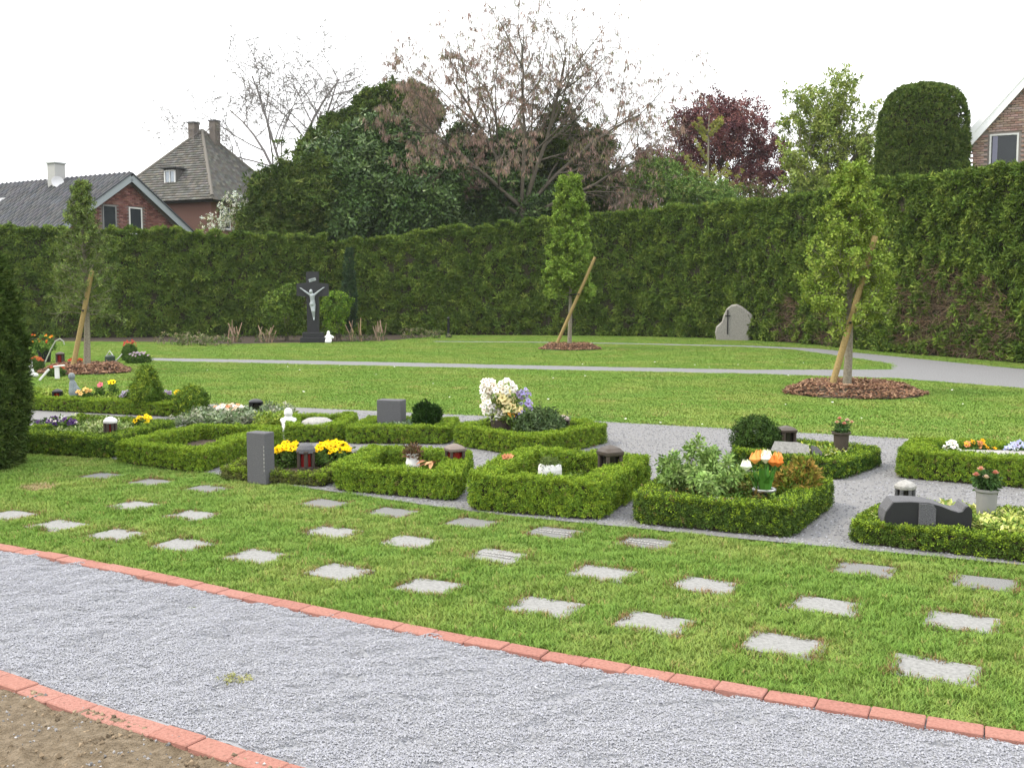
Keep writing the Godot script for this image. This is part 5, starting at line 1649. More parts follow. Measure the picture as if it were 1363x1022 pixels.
	s.box(Transform3D(Basis(Vector3.BACK, -0.7), Vector3(-0.24, 0.12, 0)), Vector3(0.04, 0.28, 0.05), 0.006)
	part("brace", s, M.white, o)

# ------------------------------------------------------------------ houses
func brick_wall(parent: Node, org: Vector3, along: Vector3, w0: float, w1: float, y0: float, y1: float, keep: Callable, cols: Array, bw := 0.22, bh := 0.068) -> void:
	var nrm := along.cross(Vector3.UP)
	var s := Shape.new()
	s.box(Transform3D.IDENTITY, Vector3(bw, bh, 0.04), 0.006)
	var xs := []
	var cs := []
	var y := y0
	var row := 0
	while y < y1:
		var x := w0 - (0.5 * bw if row % 2 else 0.0)
		while x < w1:
			if keep.call(x, y):
				xs.append(Transform3D(Basis(along, Vector3.UP, nrm), org + along * x + Vector3.UP * y + nrm * rr(-0.003, 0.003)))
				cs.append(vary(cols[rng.randi() % cols.size()], 0.15))
			x += bw + 0.012
		y += bh + 0.013
		row += 1
	many("bricks", s.mesh(), xs, cs, M.tint, parent)

func window_part(parent: Node, at: Vector3, along: Vector3, w: float, h: float, frame: Material) -> void:
	var nrm := along.cross(Vector3.UP)
	var b := Basis(along, Vector3.UP, nrm)
	var s := Shape.new()
	for e in [[-0.5, 0.0, 0.06, h], [0.5, 0.0, 0.06, h], [0.0, -0.5, w, 0.06], [0.0, 0.5, w, 0.06]]:
		s.box(Transform3D(b, at + along * e[0] * (w - 0.06) + Vector3.UP * e[1] * (h - 0.06)), Vector3(e[2] - (0.12 if e[0] == 0.0 else 0.0), e[3], 0.06), 0.004)
	var f := part("window", s, frame, parent)
	s = Shape.new()
	s.box(Transform3D(b, at - nrm * 0.01), Vector3(w - 0.12, h - 0.12, 0.012), 0.001)
	part("pane", s, plain(lin(0.03, 0.035, 0.04), 0.05), f)
	s = Shape.new()
	s.box(Transform3D(b, at - Vector3.UP * (h * 0.5 + 0.03) + nrm * 0.05), Vector3(w + 0.12, 0.05, 0.16), 0.004)
	part("sill", s, M.pale_stone, f)

func tiles(parent: Node, org: Vector3, along: Vector3, down: Vector3, inside_fn: Callable, length: float, slope: float, tw: float, tl: float, mesh: Mesh, cols: Array, m: Material) -> void:
	var nrm := down.cross(along).normalized()
	if nrm.y < 0:
		nrm = -nrm
	var xs := []
	var cs := []
	var rows := int(slope / tl) + 1
	for r in rows:
		var x := -length * 0.5 if false else 0.0
		while x < length:
			var d := r * tl
			if inside_fn.call(x, d):
				xs.append(Transform3D(Basis(along, nrm, along.cross(nrm)) * Basis(Vector3.RIGHT, 0.0), org + along * x + down * d + nrm * (0.03 + rr(-0.003, 0.003))))
				cs.append(vary(cols[rng.randi() % cols.size()], 0.18))
			x += tw
	var o := many("roof_tiles", mesh, xs, cs, m, parent)
	o.set_meta("kind", "stuff")

func pantile(w: float, l: float) -> ArrayMesh:
	var s := Shape.new()
	var n := 6
	for k in n:
		var a := float(k) / n
		var b := float(k + 1) / n
		var ya := 0.075 * sin(a * TAU) + 0.04
		var yb := 0.075 * sin(b * TAU) + 0.04
		var xa := (a - 0.5) * w * 1.04
		var xb := (b - 0.5) * w * 1.04
		s.quad(Vector3(xa, ya, -l * 0.55), Vector3(xb, yb, -l * 0.55), Vector3(xb, yb + 0.05, l * 0.55), Vector3(xa, ya + 0.05, l * 0.55), Vector3.UP)
		for e in [-0.55, 0.55]:
			var u := 0.05 if e > 0 else 0.0
			s.quad(Vector3(xa, ya + u, l * e), Vector3(xb, yb + u, l * e), Vector3(xb, yb - 0.06 + u, l * e), Vector3(xa, ya - 0.06 + u, l * e), Vector3(0, 0, e))
	return s.mesh()

func make_houses() -> void:
	# --- house with the pantiled gable roof
	var r := Vector3(-0.867, 0, -0.498)
	var g := Vector3(0.498, 0, -0.867)
	var apex := Vector3(-18.9, 7.75, -52.0)
	var o := thing("gable_house", "brick house with grey pantile gable roof and white chimney at left", "house", Vector3(apex.x, 0, apex.z))
	var A := Vector3(0, apex.y, 0)
	var pitch := 0.676
	var half := 5.0
	var dn := Vector3(0, -pitch, 0)
	var near_down := (-g + dn).normalized()
	var far_down := (g + dn).normalized()
	var sl := half * sqrt(1 + pitch * pitch)
	var s := Shape.new()
	var len_ := 14.0
	var W := A + r * 0.3
	# wall body with the gable
	var eL := W - g * (half - 0.4) + Vector3.DOWN * pitch * (half - 0.4) - Vector3.UP * 0.12
	var eR := W + g * (half - 0.4) + Vector3.DOWN * pitch * (half - 0.4) - Vector3.UP * 0.12
	var top := W - Vector3.UP * 0.12
	var z0 := func(p: Vector3) -> Vector3: return Vector3(p.x, 0, p.z)
	s.tri(eL, eR, top, -r)
	s.quad(z0.call(eL), z0.call(eR), eR, eL, -r)
	s.quad(z0.call(eL), eL, eL + r * len_, z0.call(eL + r * len_), -g)
	s.quad(z0.call(eR), eR, eR + r * len_, z0.call(eR + r * len_), g)
	s.quad(z0.call(eL + r * len_), z0.call(eR + r * len_), eR + r * len_, eL + r * len_, r)
	s.tri(eL + r * len_, eR + r * len_, top + r * len_, r)
	part("wall", s, plain(lin(0.19, 0.165, 0.15), 0.95), o)
	var along := g
	var keep := func(x: float, y: float) -> bool:
		if apex.y - absf(x) * pitch - 0.35 < y:
			return false
		for wx in [-1.15, 0.42]:
			if absf(x - wx) < 0.52 and y > 4.7 and y < 6.25:
				return false
		return true
	brick_wall(o, Vector3(W.x, 0, W.z) - r * 0.03, along, -3.6, 3.8, 4.0, 7.5, keep, [Color(0.15, 0.068, 0.058), Color(0.19, 0.09, 0.075), Color(0.12, 0.054, 0.048), Color(0.22, 0.115, 0.098)])
	for wx in [-1.15, 0.42]:
		window_part(o, Vector3(W.x, 5.5, W.z) + along * wx - r * 0.03, along, 0.8, 1.35, M.white if wx > 0 else plain(lin(0.2, 0.2, 0.2), 0.6))
	# roof slabs, tiles, ridge, verge boards
	s = Shape.new()
	for sd in [near_down, far_down]:
		s.quad(A, A + sd * sl, A + sd * sl + r * (len_ + 0.5), A + r * (len_ + 0.5), Vector3.UP + sd * 0.0)
		s.quad(A - Vector3.UP * 0.16, A + sd * sl - Vector3.UP * 0.16, A + sd * sl + r * (len_ + 0.5) - Vector3.UP * 0.16, A + r * (len_ + 0.5) - Vector3.UP * 0.16, Vector3.DOWN)
	part("roof", s, plain(lin(0.06, 0.062, 0.068), 0.8), o)
	var all := func(_x: float, _d: float) -> bool: return true
	var slate := [Color(0.05, 0.052, 0.058), Color(0.062, 0.064, 0.07), Color(0.044, 0.046, 0.052)]
	tiles(o, A + r * 0.15 + near_down * 0.2, r, near_down, all, len_, sl - 0.3, 0.36, 0.42, pantile(0.36, 0.42), slate, tinted(0.6, 0.35))
	var rs := Shape.new()
	rs.tube([Vector3(-0.2, 0, 0), Vector3(0.2, 0, 0)], [0.12, 0.1], 8)
	var rx := []
	var rc := []
	for k in 36:
		rx.append(Transform3D(Basis(r, Vector3.UP, r.cross(Vector3.UP)), A + r * (0.2 + k * 0.39) + Vector3.UP * 0.02))
		rc.append(vary(slate[k % 3], 0.15))
	many("ridge_tiles", rs.mesh(), rx, rc, M.tint, o)
	for sd in [near_down, far_down]:
		s = Shape.new()
		var mid: Vector3 = A + sd * sl * 0.5 - Vector3.UP * 0.14 - r * 0.03
		s.box(Transform3D(Basis(sd, sd.cross(r).normalized(), r), mid), Vector3(sl, 0.34, 0.04), 0.004)
		var bd := part("verge_board", s, plain(lin(0.27, 0.3, 0.32), 0.7), o)
		s = Shape.new()
		s.box(Transform3D(Basis(sd, sd.cross(r).normalized(), r), mid + Vector3.UP * 0.22), Vector3(sl, 0.07, 0.14), 0.004)
		part("verge_trim", s, plain(lin(0.05, 0.055, 0.065), 0.6), bd)
	var ch := A + r * 5.1 - g * 0.45
	s = Shape.new()
	s.box(Transform3D(Basis(r, Vector3.UP, r.cross(Vector3.UP)), Vector3(ch.x, 7.8, ch.z)), Vector3(0.62, 1.5, 0.62), 0.01)
	var chim := part("chimney", s, plain(lin(0.36, 0.36, 0.355), 0.8), o)
	s = Shape.new()
	s.box(Transform3D(Basis(r, Vector3.UP, r.cross(Vector3.UP)), Vector3(ch.x, 8.58, ch.z)), Vector3(0.74, 0.08, 0.74), 0.01)
	part("cap", s, plain(lin(0.4, 0.42, 0.42), 0.8), chim)
	s = Shape.new()
	s.lathe([Vector2(0, 0.0), Vector2(0.15, 0.02), Vector2(0.3, 0.08), Vector2(0.3, 0.09), Vector2(0.15, 0.035), Vector2(0, 0.015)], 18, Transform3D(Basis(Vector3.RIGHT, 1.25) * Basis(Vector3.BACK, -0.5), Vector3(ch.x + 0.28, 7.55, ch.z + 0.55)))
	part("satellite_dish", s, plain(lin(0.5, 0.5, 0.52), 0.5), o)
	# skylight
	var sk := A + r * 8.3 + near_down * 2.4
	var nr := near_down.cross(r).normalized()
	if nr.y < 0:
		nr = -nr
	s = Shape.new()
	s.box(Transform3D(Basis(r, nr, r.cross(nr)), sk + nr * 0.12), Vector3(1.3, 0.1, 1.1), 0.01)
	var skl := part("skylight", s, plain(lin(0.25, 0.25, 0.26), 0.5), o)
	s = Shape.new()
	s.box(Transform3D(Basis(r, nr, r.cross(nr)), sk + nr * 0.18), Vector3(1.1, 0.02, 0.9), 0.004)
	part("pane", s, plain(lin(0.5, 0.55, 0.6), 0.05, 0.6), skl)
	# --- old hipped house
	var C := Vector3(-17.2, 7.45, -60.0)
	o = thing("hipped_house", "old brick house with weathered hipped tile roof and two chimneys", "house", Vector3(C.x, 0, C.z))
	var ld := Vector3(-0.914, 0, -0.407)
	var rd := Vector3(0.407, 0, -0.914)
	var side := 8.2
	var C0 := Vector3(0, C.y, 0)
	var top2 := C0 + (ld + rd) * side * 0.5 + Vector3.UP * 4.55
	s = Shape.new()
	s.tri(C0, C0 + ld * side, top2, -rd); s.tri(C0, C0 + rd * side, top2, -ld); s.tri(C0 + ld * side, C0 + (ld + rd) * side, top2, ld); s.tri(C0 + rd * side, C0 + (ld + rd) * side, top2, rd)
	part("roof", s, plain(lin(0.07, 0.06, 0.05), 0.9), o)
	var tm := Shape.new()
	tm.box(Transform3D(Basis(Vector3.RIGHT, 0.22), Vector3.ZERO), Vector3(0.238, 0.05, 0.25), 0.006)
	var tmesh := tm.mesh()
	var old := [Color(0.085, 0.082, 0.074), Color(0.095, 0.092, 0.083), Color(0.076, 0.073, 0.066), Color(0.115, 0.112, 0.1)]
	var slope2 := sqrt(side * side * 0.25 + 4.55 * 4.55)
	for q in [[ld, rd], [rd, ld]]:
		var al: Vector3 = q[0]
		var inn: Vector3 = q[1]
		var dwn: Vector3 = (-inn * side * 0.5 + Vector3.DOWN * 4.55).normalized()
		var start: Vector3 = top2 - al * side * 0.5
		var fit := func(x: float, d: float) -> bool:
			var hw := d / slope2 * side * 0.5
			return absf(x - side * 0.5) < hw + 0.02
		var rowed := Vector3.ZERO
		tiles(o, start + rowed, al, dwn, fit, side, slope2 + 0.2, 0.245, 0.215, tmesh, old, M.tint)
	s = Shape.new()
	for e in [C0, C0 + ld * side, C0 + rd * side]:
		s.tube([e + Vector3.UP * 0.06, top2 + Vector3.UP * 0.06], [0.11, 0.11], 6)
	part("hip_tiles", s, plain(lin(0.13, 0.12, 0.105), 0.9), o)
	s = Shape.new()
	var wc := C0 + (ld + rd) * side * 0.5
	s.box(Transform3D(Basis(ld, Vector3.UP, ld.cross(Vector3.UP)), Vector3(wc.x, (C.y - 0.1) * 0.5, wc.z)), Vector3(side - 1.0, C.y - 0.1, side - 1.0), 0.02)
	part("wall", s, noisy([lin(0.12, 0.065, 0.05), lin(0.165, 0.09, 0.07), lin(0.2, 0.115, 0.09)], 0.06, 0.5, 0.95, 3.0, 70), o)
	s = Shape.new()
	s.box(Transform3D(Basis(ld, Vector3.UP, ld.cross(Vector3.UP)), Vector3(wc.x, C.y - 0.12, wc.z)), Vector3(side - 0.1, 0.22, side - 0.1), 0.02)
	part("eaves", s, plain(lin(0.05, 0.05, 0.052), 0.7), o)
	for q in [[0.75, -0.1, 0.75], [-0.5, 0.1, 0.55]]:
		s = Shape.new()
		var cp := top2 + Vector3(q[0], -0.2 - 0.15 * (1.0 if q[0] < 0 else 0.0), q[1])
		s.box(Transform3D(Basis(ld, Vector3.UP, ld.cross(Vector3.UP)), cp), Vector3(0.46, 1.6, 0.5), 0.01)
		var c2 := part("chimney", s, noisy([lin(0.1, 0.085, 0.075), lin(0.17, 0.145, 0.13), lin(0.22, 0.2, 0.18)], 0.08, 0.4, 0.95, 3.0, 71), o)
		s = Shape.new()
		s.box(Transform3D(Basis(ld, Vector3.UP, ld.cross(Vector3.UP)), cp + Vector3.UP * 0.84), Vector3(0.55, 0.1, 0.6), 0.01)
		part("cap", s, plain(lin(0.12, 0.12, 0.13), 0.9), c2)
	# dormer
	var dp := C0 + ld * 3.9 + rd * 1.0 + Vector3.UP * 1.35
	var db := Basis(ld, Vector3.UP, ld.cross(Vector3.UP))
	s = Shape.new()
	s.box(Transform3D(db, dp + rd * 0.7), Vector3(1.0, 1.05, 1.5), 0.01)
	var dm := part("dormer", s, plain(lin(0.09, 0.085, 0.08), 0.9), o)
	s = Shape.new()
	s.box(Transform3D(db, dp + rd * 0.6 + Vector3.UP * 0.58), Vector3(1.25, 0.09, 1.9), 0.01)
	part("dormer_roof", s, plain(lin(0.06, 0.06, 0.06), 0.9), dm)
	s = Shape.new()
	for e in [[-0.38, 0.0, 0.09, 0.86], [0.38, 0.0, 0.09, 0.86], [0.0, 0.42, 0.67, 0.08], [0.0, -0.42, 0.67, 0.08], [0.0, 0.0, 0.06, 0.76]]:
		s.box(Transform3D(db, dp - rd * 0.08 + ld * e[0] + Vector3.UP * e[1]), Vector3(e[2], e[3], 0.06), 0.004)
	part("window_frame", s, M.white, dm)
	s = Shape.new()
	s.box(Transform3D(db, dp - rd * 0.06), Vector3(0.7, 0.8, 0.012), 0.002)
	part("pane", s, plain(lin(0.3, 0.33, 0.36), 0.05, 0.3), dm)
	window_part(o, C0 + rd * 1.6 + ld * 0.42 - Vector3.UP * 1.1, -rd, 0.9, 1.3, M.white)
	# --- brick house at right
	var R := Vector3(16.25, 7.2, -37.0)
	o = thing("brick_house", "pale brick gable house with white verge boards at right edge", "house", Vector3(R.x, 0, R.z))
	var al3 := Vector3(0.9, 0, 0.436)
	var bk := Vector3(0.436, 0, -0.9)
	var tanp := 1.17
	var hw3 := 4.4
	s = Shape.new()
	var e0 := Vector3(0, 7.05, 0)
	var e1 := al3 * hw3 * 2 + Vector3.UP * 7.05
	var tp := al3 * hw3 + Vector3.UP * (7.05 + hw3 * tanp)
	s.quad(Vector3.ZERO, al3 * hw3 * 2, e1, e0, -bk)
	s.tri(e0, e1, tp, -bk)
	s.quad(Vector3.ZERO, e0, e0 + bk * 9, bk * 9, -al3)
	s.quad(al3 * hw3 * 2, e1, e1 + bk * 9, al3 * hw3 * 2 + bk * 9, al3)
	part("wall", s, plain(lin(0.24, 0.21, 0.19), 0.95), o)
	var keep3 := func(x: float, y: float) -> bool:
		if y > 7.05 + x * tanp - 0.05:
			return false
		return not (absf(x - 0.98) < 0.58 and y > 5.5 and y < 7.42)
	brick_wall(o, -bk * 0.02, al3, 0.12, 3.6, 4.2, 11.0, keep3, [Color(0.3, 0.205, 0.17), Color(0.34, 0.24, 0.2), Color(0.26, 0.175, 0.145), Color(0.37, 0.275, 0.235)])
	window_part(o, al3 * 0.98 + Vector3.UP * 6.5 - bk * 0.03, al3, 0.92, 1.65, M.white)
	s = Shape.new()
	s.box(Transform3D(Basis(al3, Vector3.UP, al3.cross(Vector3.UP)), al3 * 0.7 + Vector3.UP * 6.5 - bk * 0.045), Vector3(0.16, 1.5, 0.02), 0.002)
	part("curtain", s, plain(lin(0.2, 0.2, 0.27), 0.9), o)
	var up3 := (al3 + Vector3.UP * tanp).normalized()
	var sl3 := hw3 * sqrt(1 + tanp * tanp) + 0.5
	var edge := e0 - up3 * 0.35 - bk * 0.3
	s = Shape.new()
	s.box(Transform3D(Basis(up3, bk.cross(up3).normalized(), bk), edge + up3 * sl3 * 0.5 + Vector3.UP * 0.14), Vector3(sl3, 0.24, 0.05), 0.004)
	var vb := part("verge_board", s, plain(lin(0.82, 0.83, 0.85), 0.6), o)
	s = Shape.new()
	s.box(Transform3D(Basis(up3, bk.cross(up3).normalized(), bk), edge + up3 * sl3 * 0.5 + Vector3.UP * 0.46 - bk * 0.04), Vector3(sl3, 0.2, 0.05), 0.004)
	part("upper_board", s, plain(lin(0.82, 0.83, 0.85), 0.6), vb)
	s = Shape.new()
	s.box(Transform3D(Basis(up3, bk.cross(up3).normalized(), bk), edge + up3 * sl3 * 0.5 + Vector3.UP * 0.03 + bk * 0.15), Vector3(sl3, 0.04, 0.32), 0.004)
	part("soffit", s, plain(lin(0.6, 0.6, 0.64), 0.7), vb)
	s = Shape.new()
	var ro := edge + Vector3.UP * 0.62
	s.quad(ro, ro + up3 * sl3, ro + up3 * sl3 + bk * 10, ro + bk * 10, Vector3.UP)
	var ro2 := ro + up3 * sl3
	var dn3 := (al3 - Vector3.UP * tanp).normalized()
	s.quad(ro2, ro2 + dn3 * sl3, ro2 + dn3 * sl3 + bk * 10, ro2 + bk * 10, Vector3.UP)
	part("roof", s, plain(lin(0.07, 0.07, 0.08), 0.8), o)
	s = Shape.new()
	s.box(Transform3D(Basis(bk, Vector3.UP, bk.cross(Vector3.UP)), Vector3(0, 7.75, 0) - al3 * 0.28 + bk * 3.2), Vector3(2.0, 0.45, 0.3), 0.02)
	part("gutter_box", s, plain(lin(0.12, 0.12, 0.1), 0.8), o)
	# --- far house glimpsed between the trees
	o = thing("far_house", "far pale roof glimpsed between the evergreen and the red beech", "house", Vector3(7.0, 0, -72.0), 0.2)
	s = Shape.new()
	s.box(Transform3D(Basis.IDENTITY, Vector3(0, 3.9, -2)), Vector3(5, 7.8, 5), 0.02)
	part("wall", s, plain(lin(0.22, 0.22, 0.23), 0.9), o)
	s = Shape.new()
	s.prism([Vector2(-2.9, 7.9), Vector2(2.9, 7.9), Vector2(0.6, 9.2), Vector2(-1.6, 9.2)], 5.6, Transform3D(Basis.IDENTITY, Vector3(0, 0, -2)))
	part("roof", s, plain(lin(0.6, 0.63, 0.68), 0.4), o)

# ------------------------------------------------------------------ trees beyond the hedges
func lobe_tree(called: String, label: String, at: Vector3, lobes: Array, dens: float, meshes: Array, scale_: float, pal: Array, m: Material, rough: float, group: String, trunk_r := 0.2, depth := 0.3) -> Node3D:
	var o := thing(called, label, "tree", at, 0.0, group)
	var s := Shape.new()
	for i in lobes.size():
		var c: Vector3 = lobes[i][0]
		s.tube([Vector3(c.x * 0.1, 0, c.z * 0.1), Vector3(c.x * 0.45, c.y * 0.5, c.z * 0.4), c], [trunk_r, trunk_r * 0.6, trunk_r * 0.2], 6)
		var tips := []
		for k in 9:
			grow(s, c - Vector3(0, lobes[i][1].y * 0.4, 0), (rdir() + Vector3.UP * 0.4).normalized(), lobes[i][1].length() * 0.5, trunk_r * 0.25, 1, {"segs": [4, 4, 3], "wander": [0.2, 0.2, 0.2], "up": [0.0, 0.05, 0.05], "taper": 0.3, "kids": [3, 4], "start": [0.3, 0.3], "angle": [45.0, 45.0], "ratio": [0.5, 0.45], "thin": 0.6, "least": 0.01, "levels": 3, "tip_from": 9}, tips)
	part("trunk", s, M.bark, o)
	lobes_foliage(o, lobes, dens, meshes, scale_, pal, m, rough, 0.0, "crown", depth, 14, 0.14)
	return o

func make_trees() -> void:
	var grp := "trees beyond the hedges"
	var yewp := [Color(0.045, 0.075, 0.018), Color(0.065, 0.1, 0.023), Color(0.09, 0.13, 0.03), Color(0.13, 0.165, 0.042)]
	lobe_tree("yew_tree", "dark drooping yew standing beside the old hipped house", Vector3(-10.3, 0, -48.5), [[Vector3(0, 4.4, 0), Vector3(1.6, 3.1, 1.5)], [Vector3(1.0, 5.6, -0.3), Vector3(1.1, 2.2, 1.1)], [Vector3(-1.0, 4.0, 0.2), Vector3(0.9, 2.0, 1.0)]], 75, L.spray, 1.3, yewp, M.dull_leaf, 0.3, grp)
	var laurel := [Color(0.035, 0.068, 0.018), Color(0.055, 0.1, 0.024), Color(0.075, 0.13, 0.032), Color(0.11, 0.17, 0.05)]
	lobe_tree("laurel_tree", "big glossy dark laurel left of the catkin tree", Vector3(-6.6, 0, -51.0), [[Vector3(-0.2, 6.9, 0), Vector3(2.2, 2.7, 2.0)], [Vector3(1.7, 5.8, 0.6), Vector3(2.1, 2.6, 1.8)], [Vector3(-1.6, 5.2, 0.6), Vector3(1.8, 2.7, 1.7)], [Vector3(0.5, 8.7, -0.4), Vector3(1.3, 1.5, 1.3)]], 42, L.broad, 1.5, laurel, M.glossy_leaf, 0.28, grp)
	lobe_tree("dark_conifer_tree", "dark conifer rising behind the glossy laurel", Vector3(-7.4, 0, -57.0), [[Vector3(0.9, 10.4, 0), Vector3(1.9, 2.4, 1.7)], [Vector3(-1.8, 9.3, 0.2), Vector3(1.5, 1.9, 1.4)], [Vector3(1.9, 11.4, 0), Vector3(1.1, 1.5, 1.0)]], 45, L.spray, 1.8, yewp, M.dull_leaf, 0.4, grp)
	lobe_tree("holly_tree", "dark evergreen mass below the catkin tree, left of its trunk", Vector3(-1.6, 0, -54.5), [[Vector3(-0.4, 6.6, 0), Vector3(3.0, 3.2, 2.0)], [Vector3(1.4, 5.4, 0.6), Vector3(2.4, 2.4, 1.6)]], 42, L.broad, 1.4, laurel, M.glossy_leaf, 0.3, grp)
	lobe_tree("holly_tree", "dark evergreen right of the catkin tree trunk", Vector3(3.4, 0, -55.5), [[Vector3(-0.6, 7.4, 0), Vector3(2.3, 3.6, 1.8)], [Vector3(0.8, 5.6, 0.3), Vector3(1.3, 2.6, 1.4)]], 55, L.spray, 1.6, yewp, M.dull_leaf, 0.35, grp)
	var beech := [Color(0.1, 0.04, 0.046), Color(0.15, 0.062, 0.066), Color(0.2, 0.09, 0.082), Color(0.07, 0.032, 0.038)]
	lobe_tree("copper_beech", "dark red copper beech right of the catkin tree", Vector3(12.0, 0, -62.0), [[Vector3(0.4, 10.4, 0), Vector3(2.9, 2.5, 2.6)], [Vector3(-3.0, 8.8, 0), Vector3(2.2, 1.8, 2.0)], [Vector3(2.9, 8.9, 0), Vector3(1.7, 1.9, 1.7)], [Vector3(-0.4, 11.9, 0), Vector3(1.7, 1.2, 1.5)]], 13, L.broad, 1.15, beech, M.dull_leaf, 0.5, grp, 0.2, 1.0)
	lobe_tree("green_shrub_tree", "light green shrubby tree below the red copper beech", Vector3(8.0, 0, -51.5), [[Vector3(-0.5, 6.0, 0), Vector3(1.8, 1.9, 1.4)], [Vector3(1.6, 5.5, 0), Vector3(1.7, 1.6, 1.3)]], 60, L.small, 1.6, [Color(0.14, 0.23, 0.05), Color(0.18, 0.28, 0.07), Color(0.11, 0.18, 0.04), Color(0.22, 0.25, 0.08)], M.leaf, 0.4, grp, 0.12, 0.9)
	lobe_tree("bramble_shrub", "olive and pinkish bush under the copper beech at right", Vector3(12.6, 0, -54.0), [[Vector3(0, 5.4, 0), Vector3(1.9, 1.5, 1.3)], [Vector3(1.9, 5.2, 0), Vector3(1.4, 1.2, 1.2)]], 45, L.small, 1.5, [Color(0.14, 0.17, 0.05), Color(0.16, 0.1, 0.07), Color(0.09, 0.12, 0.035)], M.leaf, 0.5, grp, 0.1, 0.9)
	lobe_tree("ivy_bush", "small dark green bush left of the topiary column", Vector3(15.2, 0, -52.0), [[Vector3(0, 6.2, 0), Vector3(1.2, 1.3, 1.0)]], 50, L.broad, 1.2, laurel, M.glossy_leaf, 0.3, grp)
	# topiary column
	var o := thing("topiary_column", "tall clipped dark conifer column with domed top at right", "tree", Vector3(14.3, 0, -36.6), 0.0, grp)
	var s := Shape.new()
	s.tube([Vector3.ZERO, Vector3(0, 8.0, 0)], [0.16, 0.04], 8)
	part("trunk", s, M.bark, o)
	s = Shape.new()
	s.lathe([Vector2(0, 1.0), Vector2(1.45, 1.1), Vector2(1.42, 4.5), Vector2(1.3, 7.2), Vector2(1.0, 8.3), Vector2(0.5, 8.75), Vector2(0, 8.8)], 20)
	part("branches", s, M.core, o)
	var xs := []
	var cs := []
	for k in 12500:
		var u := rng.randf()
		var y: float
		var rad: float
		var d: Vector3
		var a := rr(0, TAU)
		if u < 0.72:
			y = lerpf(3.4, 7.4, u / 0.72)
			rad = lerpf(1.64, 1.46, (y - 3.4) / 4.0)
			d = Vector3(cos(a), 0.2, sin(a))
		else:
			var t := rr(0.0, PI / 2)
			rad = 1.46 * pow(cos(t), 0.6)
			y = 7.4 + 1.55 * pow(sin(t), 0.85)
			d = Vector3(cos(a) * cos(t), sin(t), sin(a) * cos(t))
		var b := 0.07 * fn.get_noise_3d(cos(a) * 3.0, y * 1.6, sin(a) * 3.0) - 0.1 * rng.randf()
		xs.append(face(d + rdir() * 0.5 + Vector3.UP * 0.2, rr(0, TAU), rr(0.45, 0.8), Vector3(cos(a) * rad, y, sin(a) * rad) + d.normalized() * b))
		cs.append(vary([Color(0.065, 0.1, 0.025), Color(0.085, 0.13, 0.03), Color(0.105, 0.155, 0.036), Color(0.13, 0.175, 0.045)][rng.randi() % 4], 0.2))
	many("crown", L.spray[1], xs, cs, M.dull_leaf, o)
	print("evergreens")
	# catkin tree
	o = thing("catkin_tree", "wide bare-branched tree hung with reddish brown catkins, centre", "tree", Vector3(0.5, 0, -52.0), 0.0, grp)
	s = Shape.new()
	s.tube([Vector3(0, 0, 0), Vector3(0.05, 3, 0), Vector3(0.0, 6.2, 0)], [0.27, 0.22, 0.2], 10)
	var tips := []
	var prm := {"segs": [6, 5, 4, 3, 3], "wander": [0.16, 0.2, 0.25, 0.3, 0.3], "up": [0.03, 0.02, 0.0, -0.04, -0.08], "taper": 0.4, "kids": [8, 7, 5, 3], "start": [0.22, 0.2, 0.15, 0.2], "angle": [40.0, 44.0, 48.0, 50.0], "ratio": [0.62, 0.56, 0.5, 0.6], "thin": 0.58, "least": 0.01, "levels": 5, "tip_from": 3}
	for q in [[Vector3(-0.45, 1, 0.1), 7.2, 0.12], [Vector3(-0.9, 0.8, 0.3), 6.8, 0.12], [Vector3(0.35, 1.0, 0.1), 8.0, 0.13], [Vector3(0.75, 0.85, -0.2), 8.2, 0.11], [Vector3(-0.15, 1, -0.4), 8.2, 0.11], [Vector3(1.0, 0.55, 0.3), 6.0, 0.12], [Vector3(-1.0, 0.45, -0.2), 5.5, 0.12], [Vector3(0.1, 1, 0.3), 8.2, 0.11]]:
		grow(s, Vector3(0, rr(5.6, 6.3), 0), q[0].normalized(), q[1], q[2], 0, prm, tips)
	part("trunk", s, noisy([lin(0.06, 0.05, 0.04), lin(0.11, 0.095, 0.072), lin(0.15, 0.13, 0.1)], 0.03, 0.6, 0.95, 4.0, 80), o)
	xs = []
	cs = []
	for t in tips:
		var p: Vector3 = t[0]
		var many_here := 0.38 if p.x < 1.0 else 0.2
		if p.y > 13.0:
			many_here *= 0.6
		if rng.randf() < many_here:
			xs.append(Transform3D(Basis(Vector3.UP, rr(0, TAU)).scaled(Vector3.ONE * rr(0.7, 1.4)), p))
			cs.append(vary([Color(0.3, 0.2, 0.165), Color(0.36, 0.255, 0.21), Color(0.23, 0.15, 0.125), Color(0.2, 0.19, 0.1)][rng.randi() % 4], 0.2))
	many("catkins", L.keys, xs, cs, M.dull_leaf, o)
	print("tips ", tips.size())
	# bare tree
	o = thing("bare_tree", "leafless grey tree behind the yew and hipped house", "tree", Vector3(-14.4, 0, -67.0), 0.0, grp)
	s = Shape.new()
	s.tube([Vector3.ZERO, Vector3(0, 4, 0), Vector3(0.1, 8, 0)], [0.35, 0.3, 0.26], 8)
	tips = []
	prm.up = [0.02, 0.02, 0.02, 0.0, 0.0]
	prm.least = 0.019
	prm.angle = [45.0, 48.0, 50.0, 50.0]
	prm.kids = [7, 6, 4, 2]
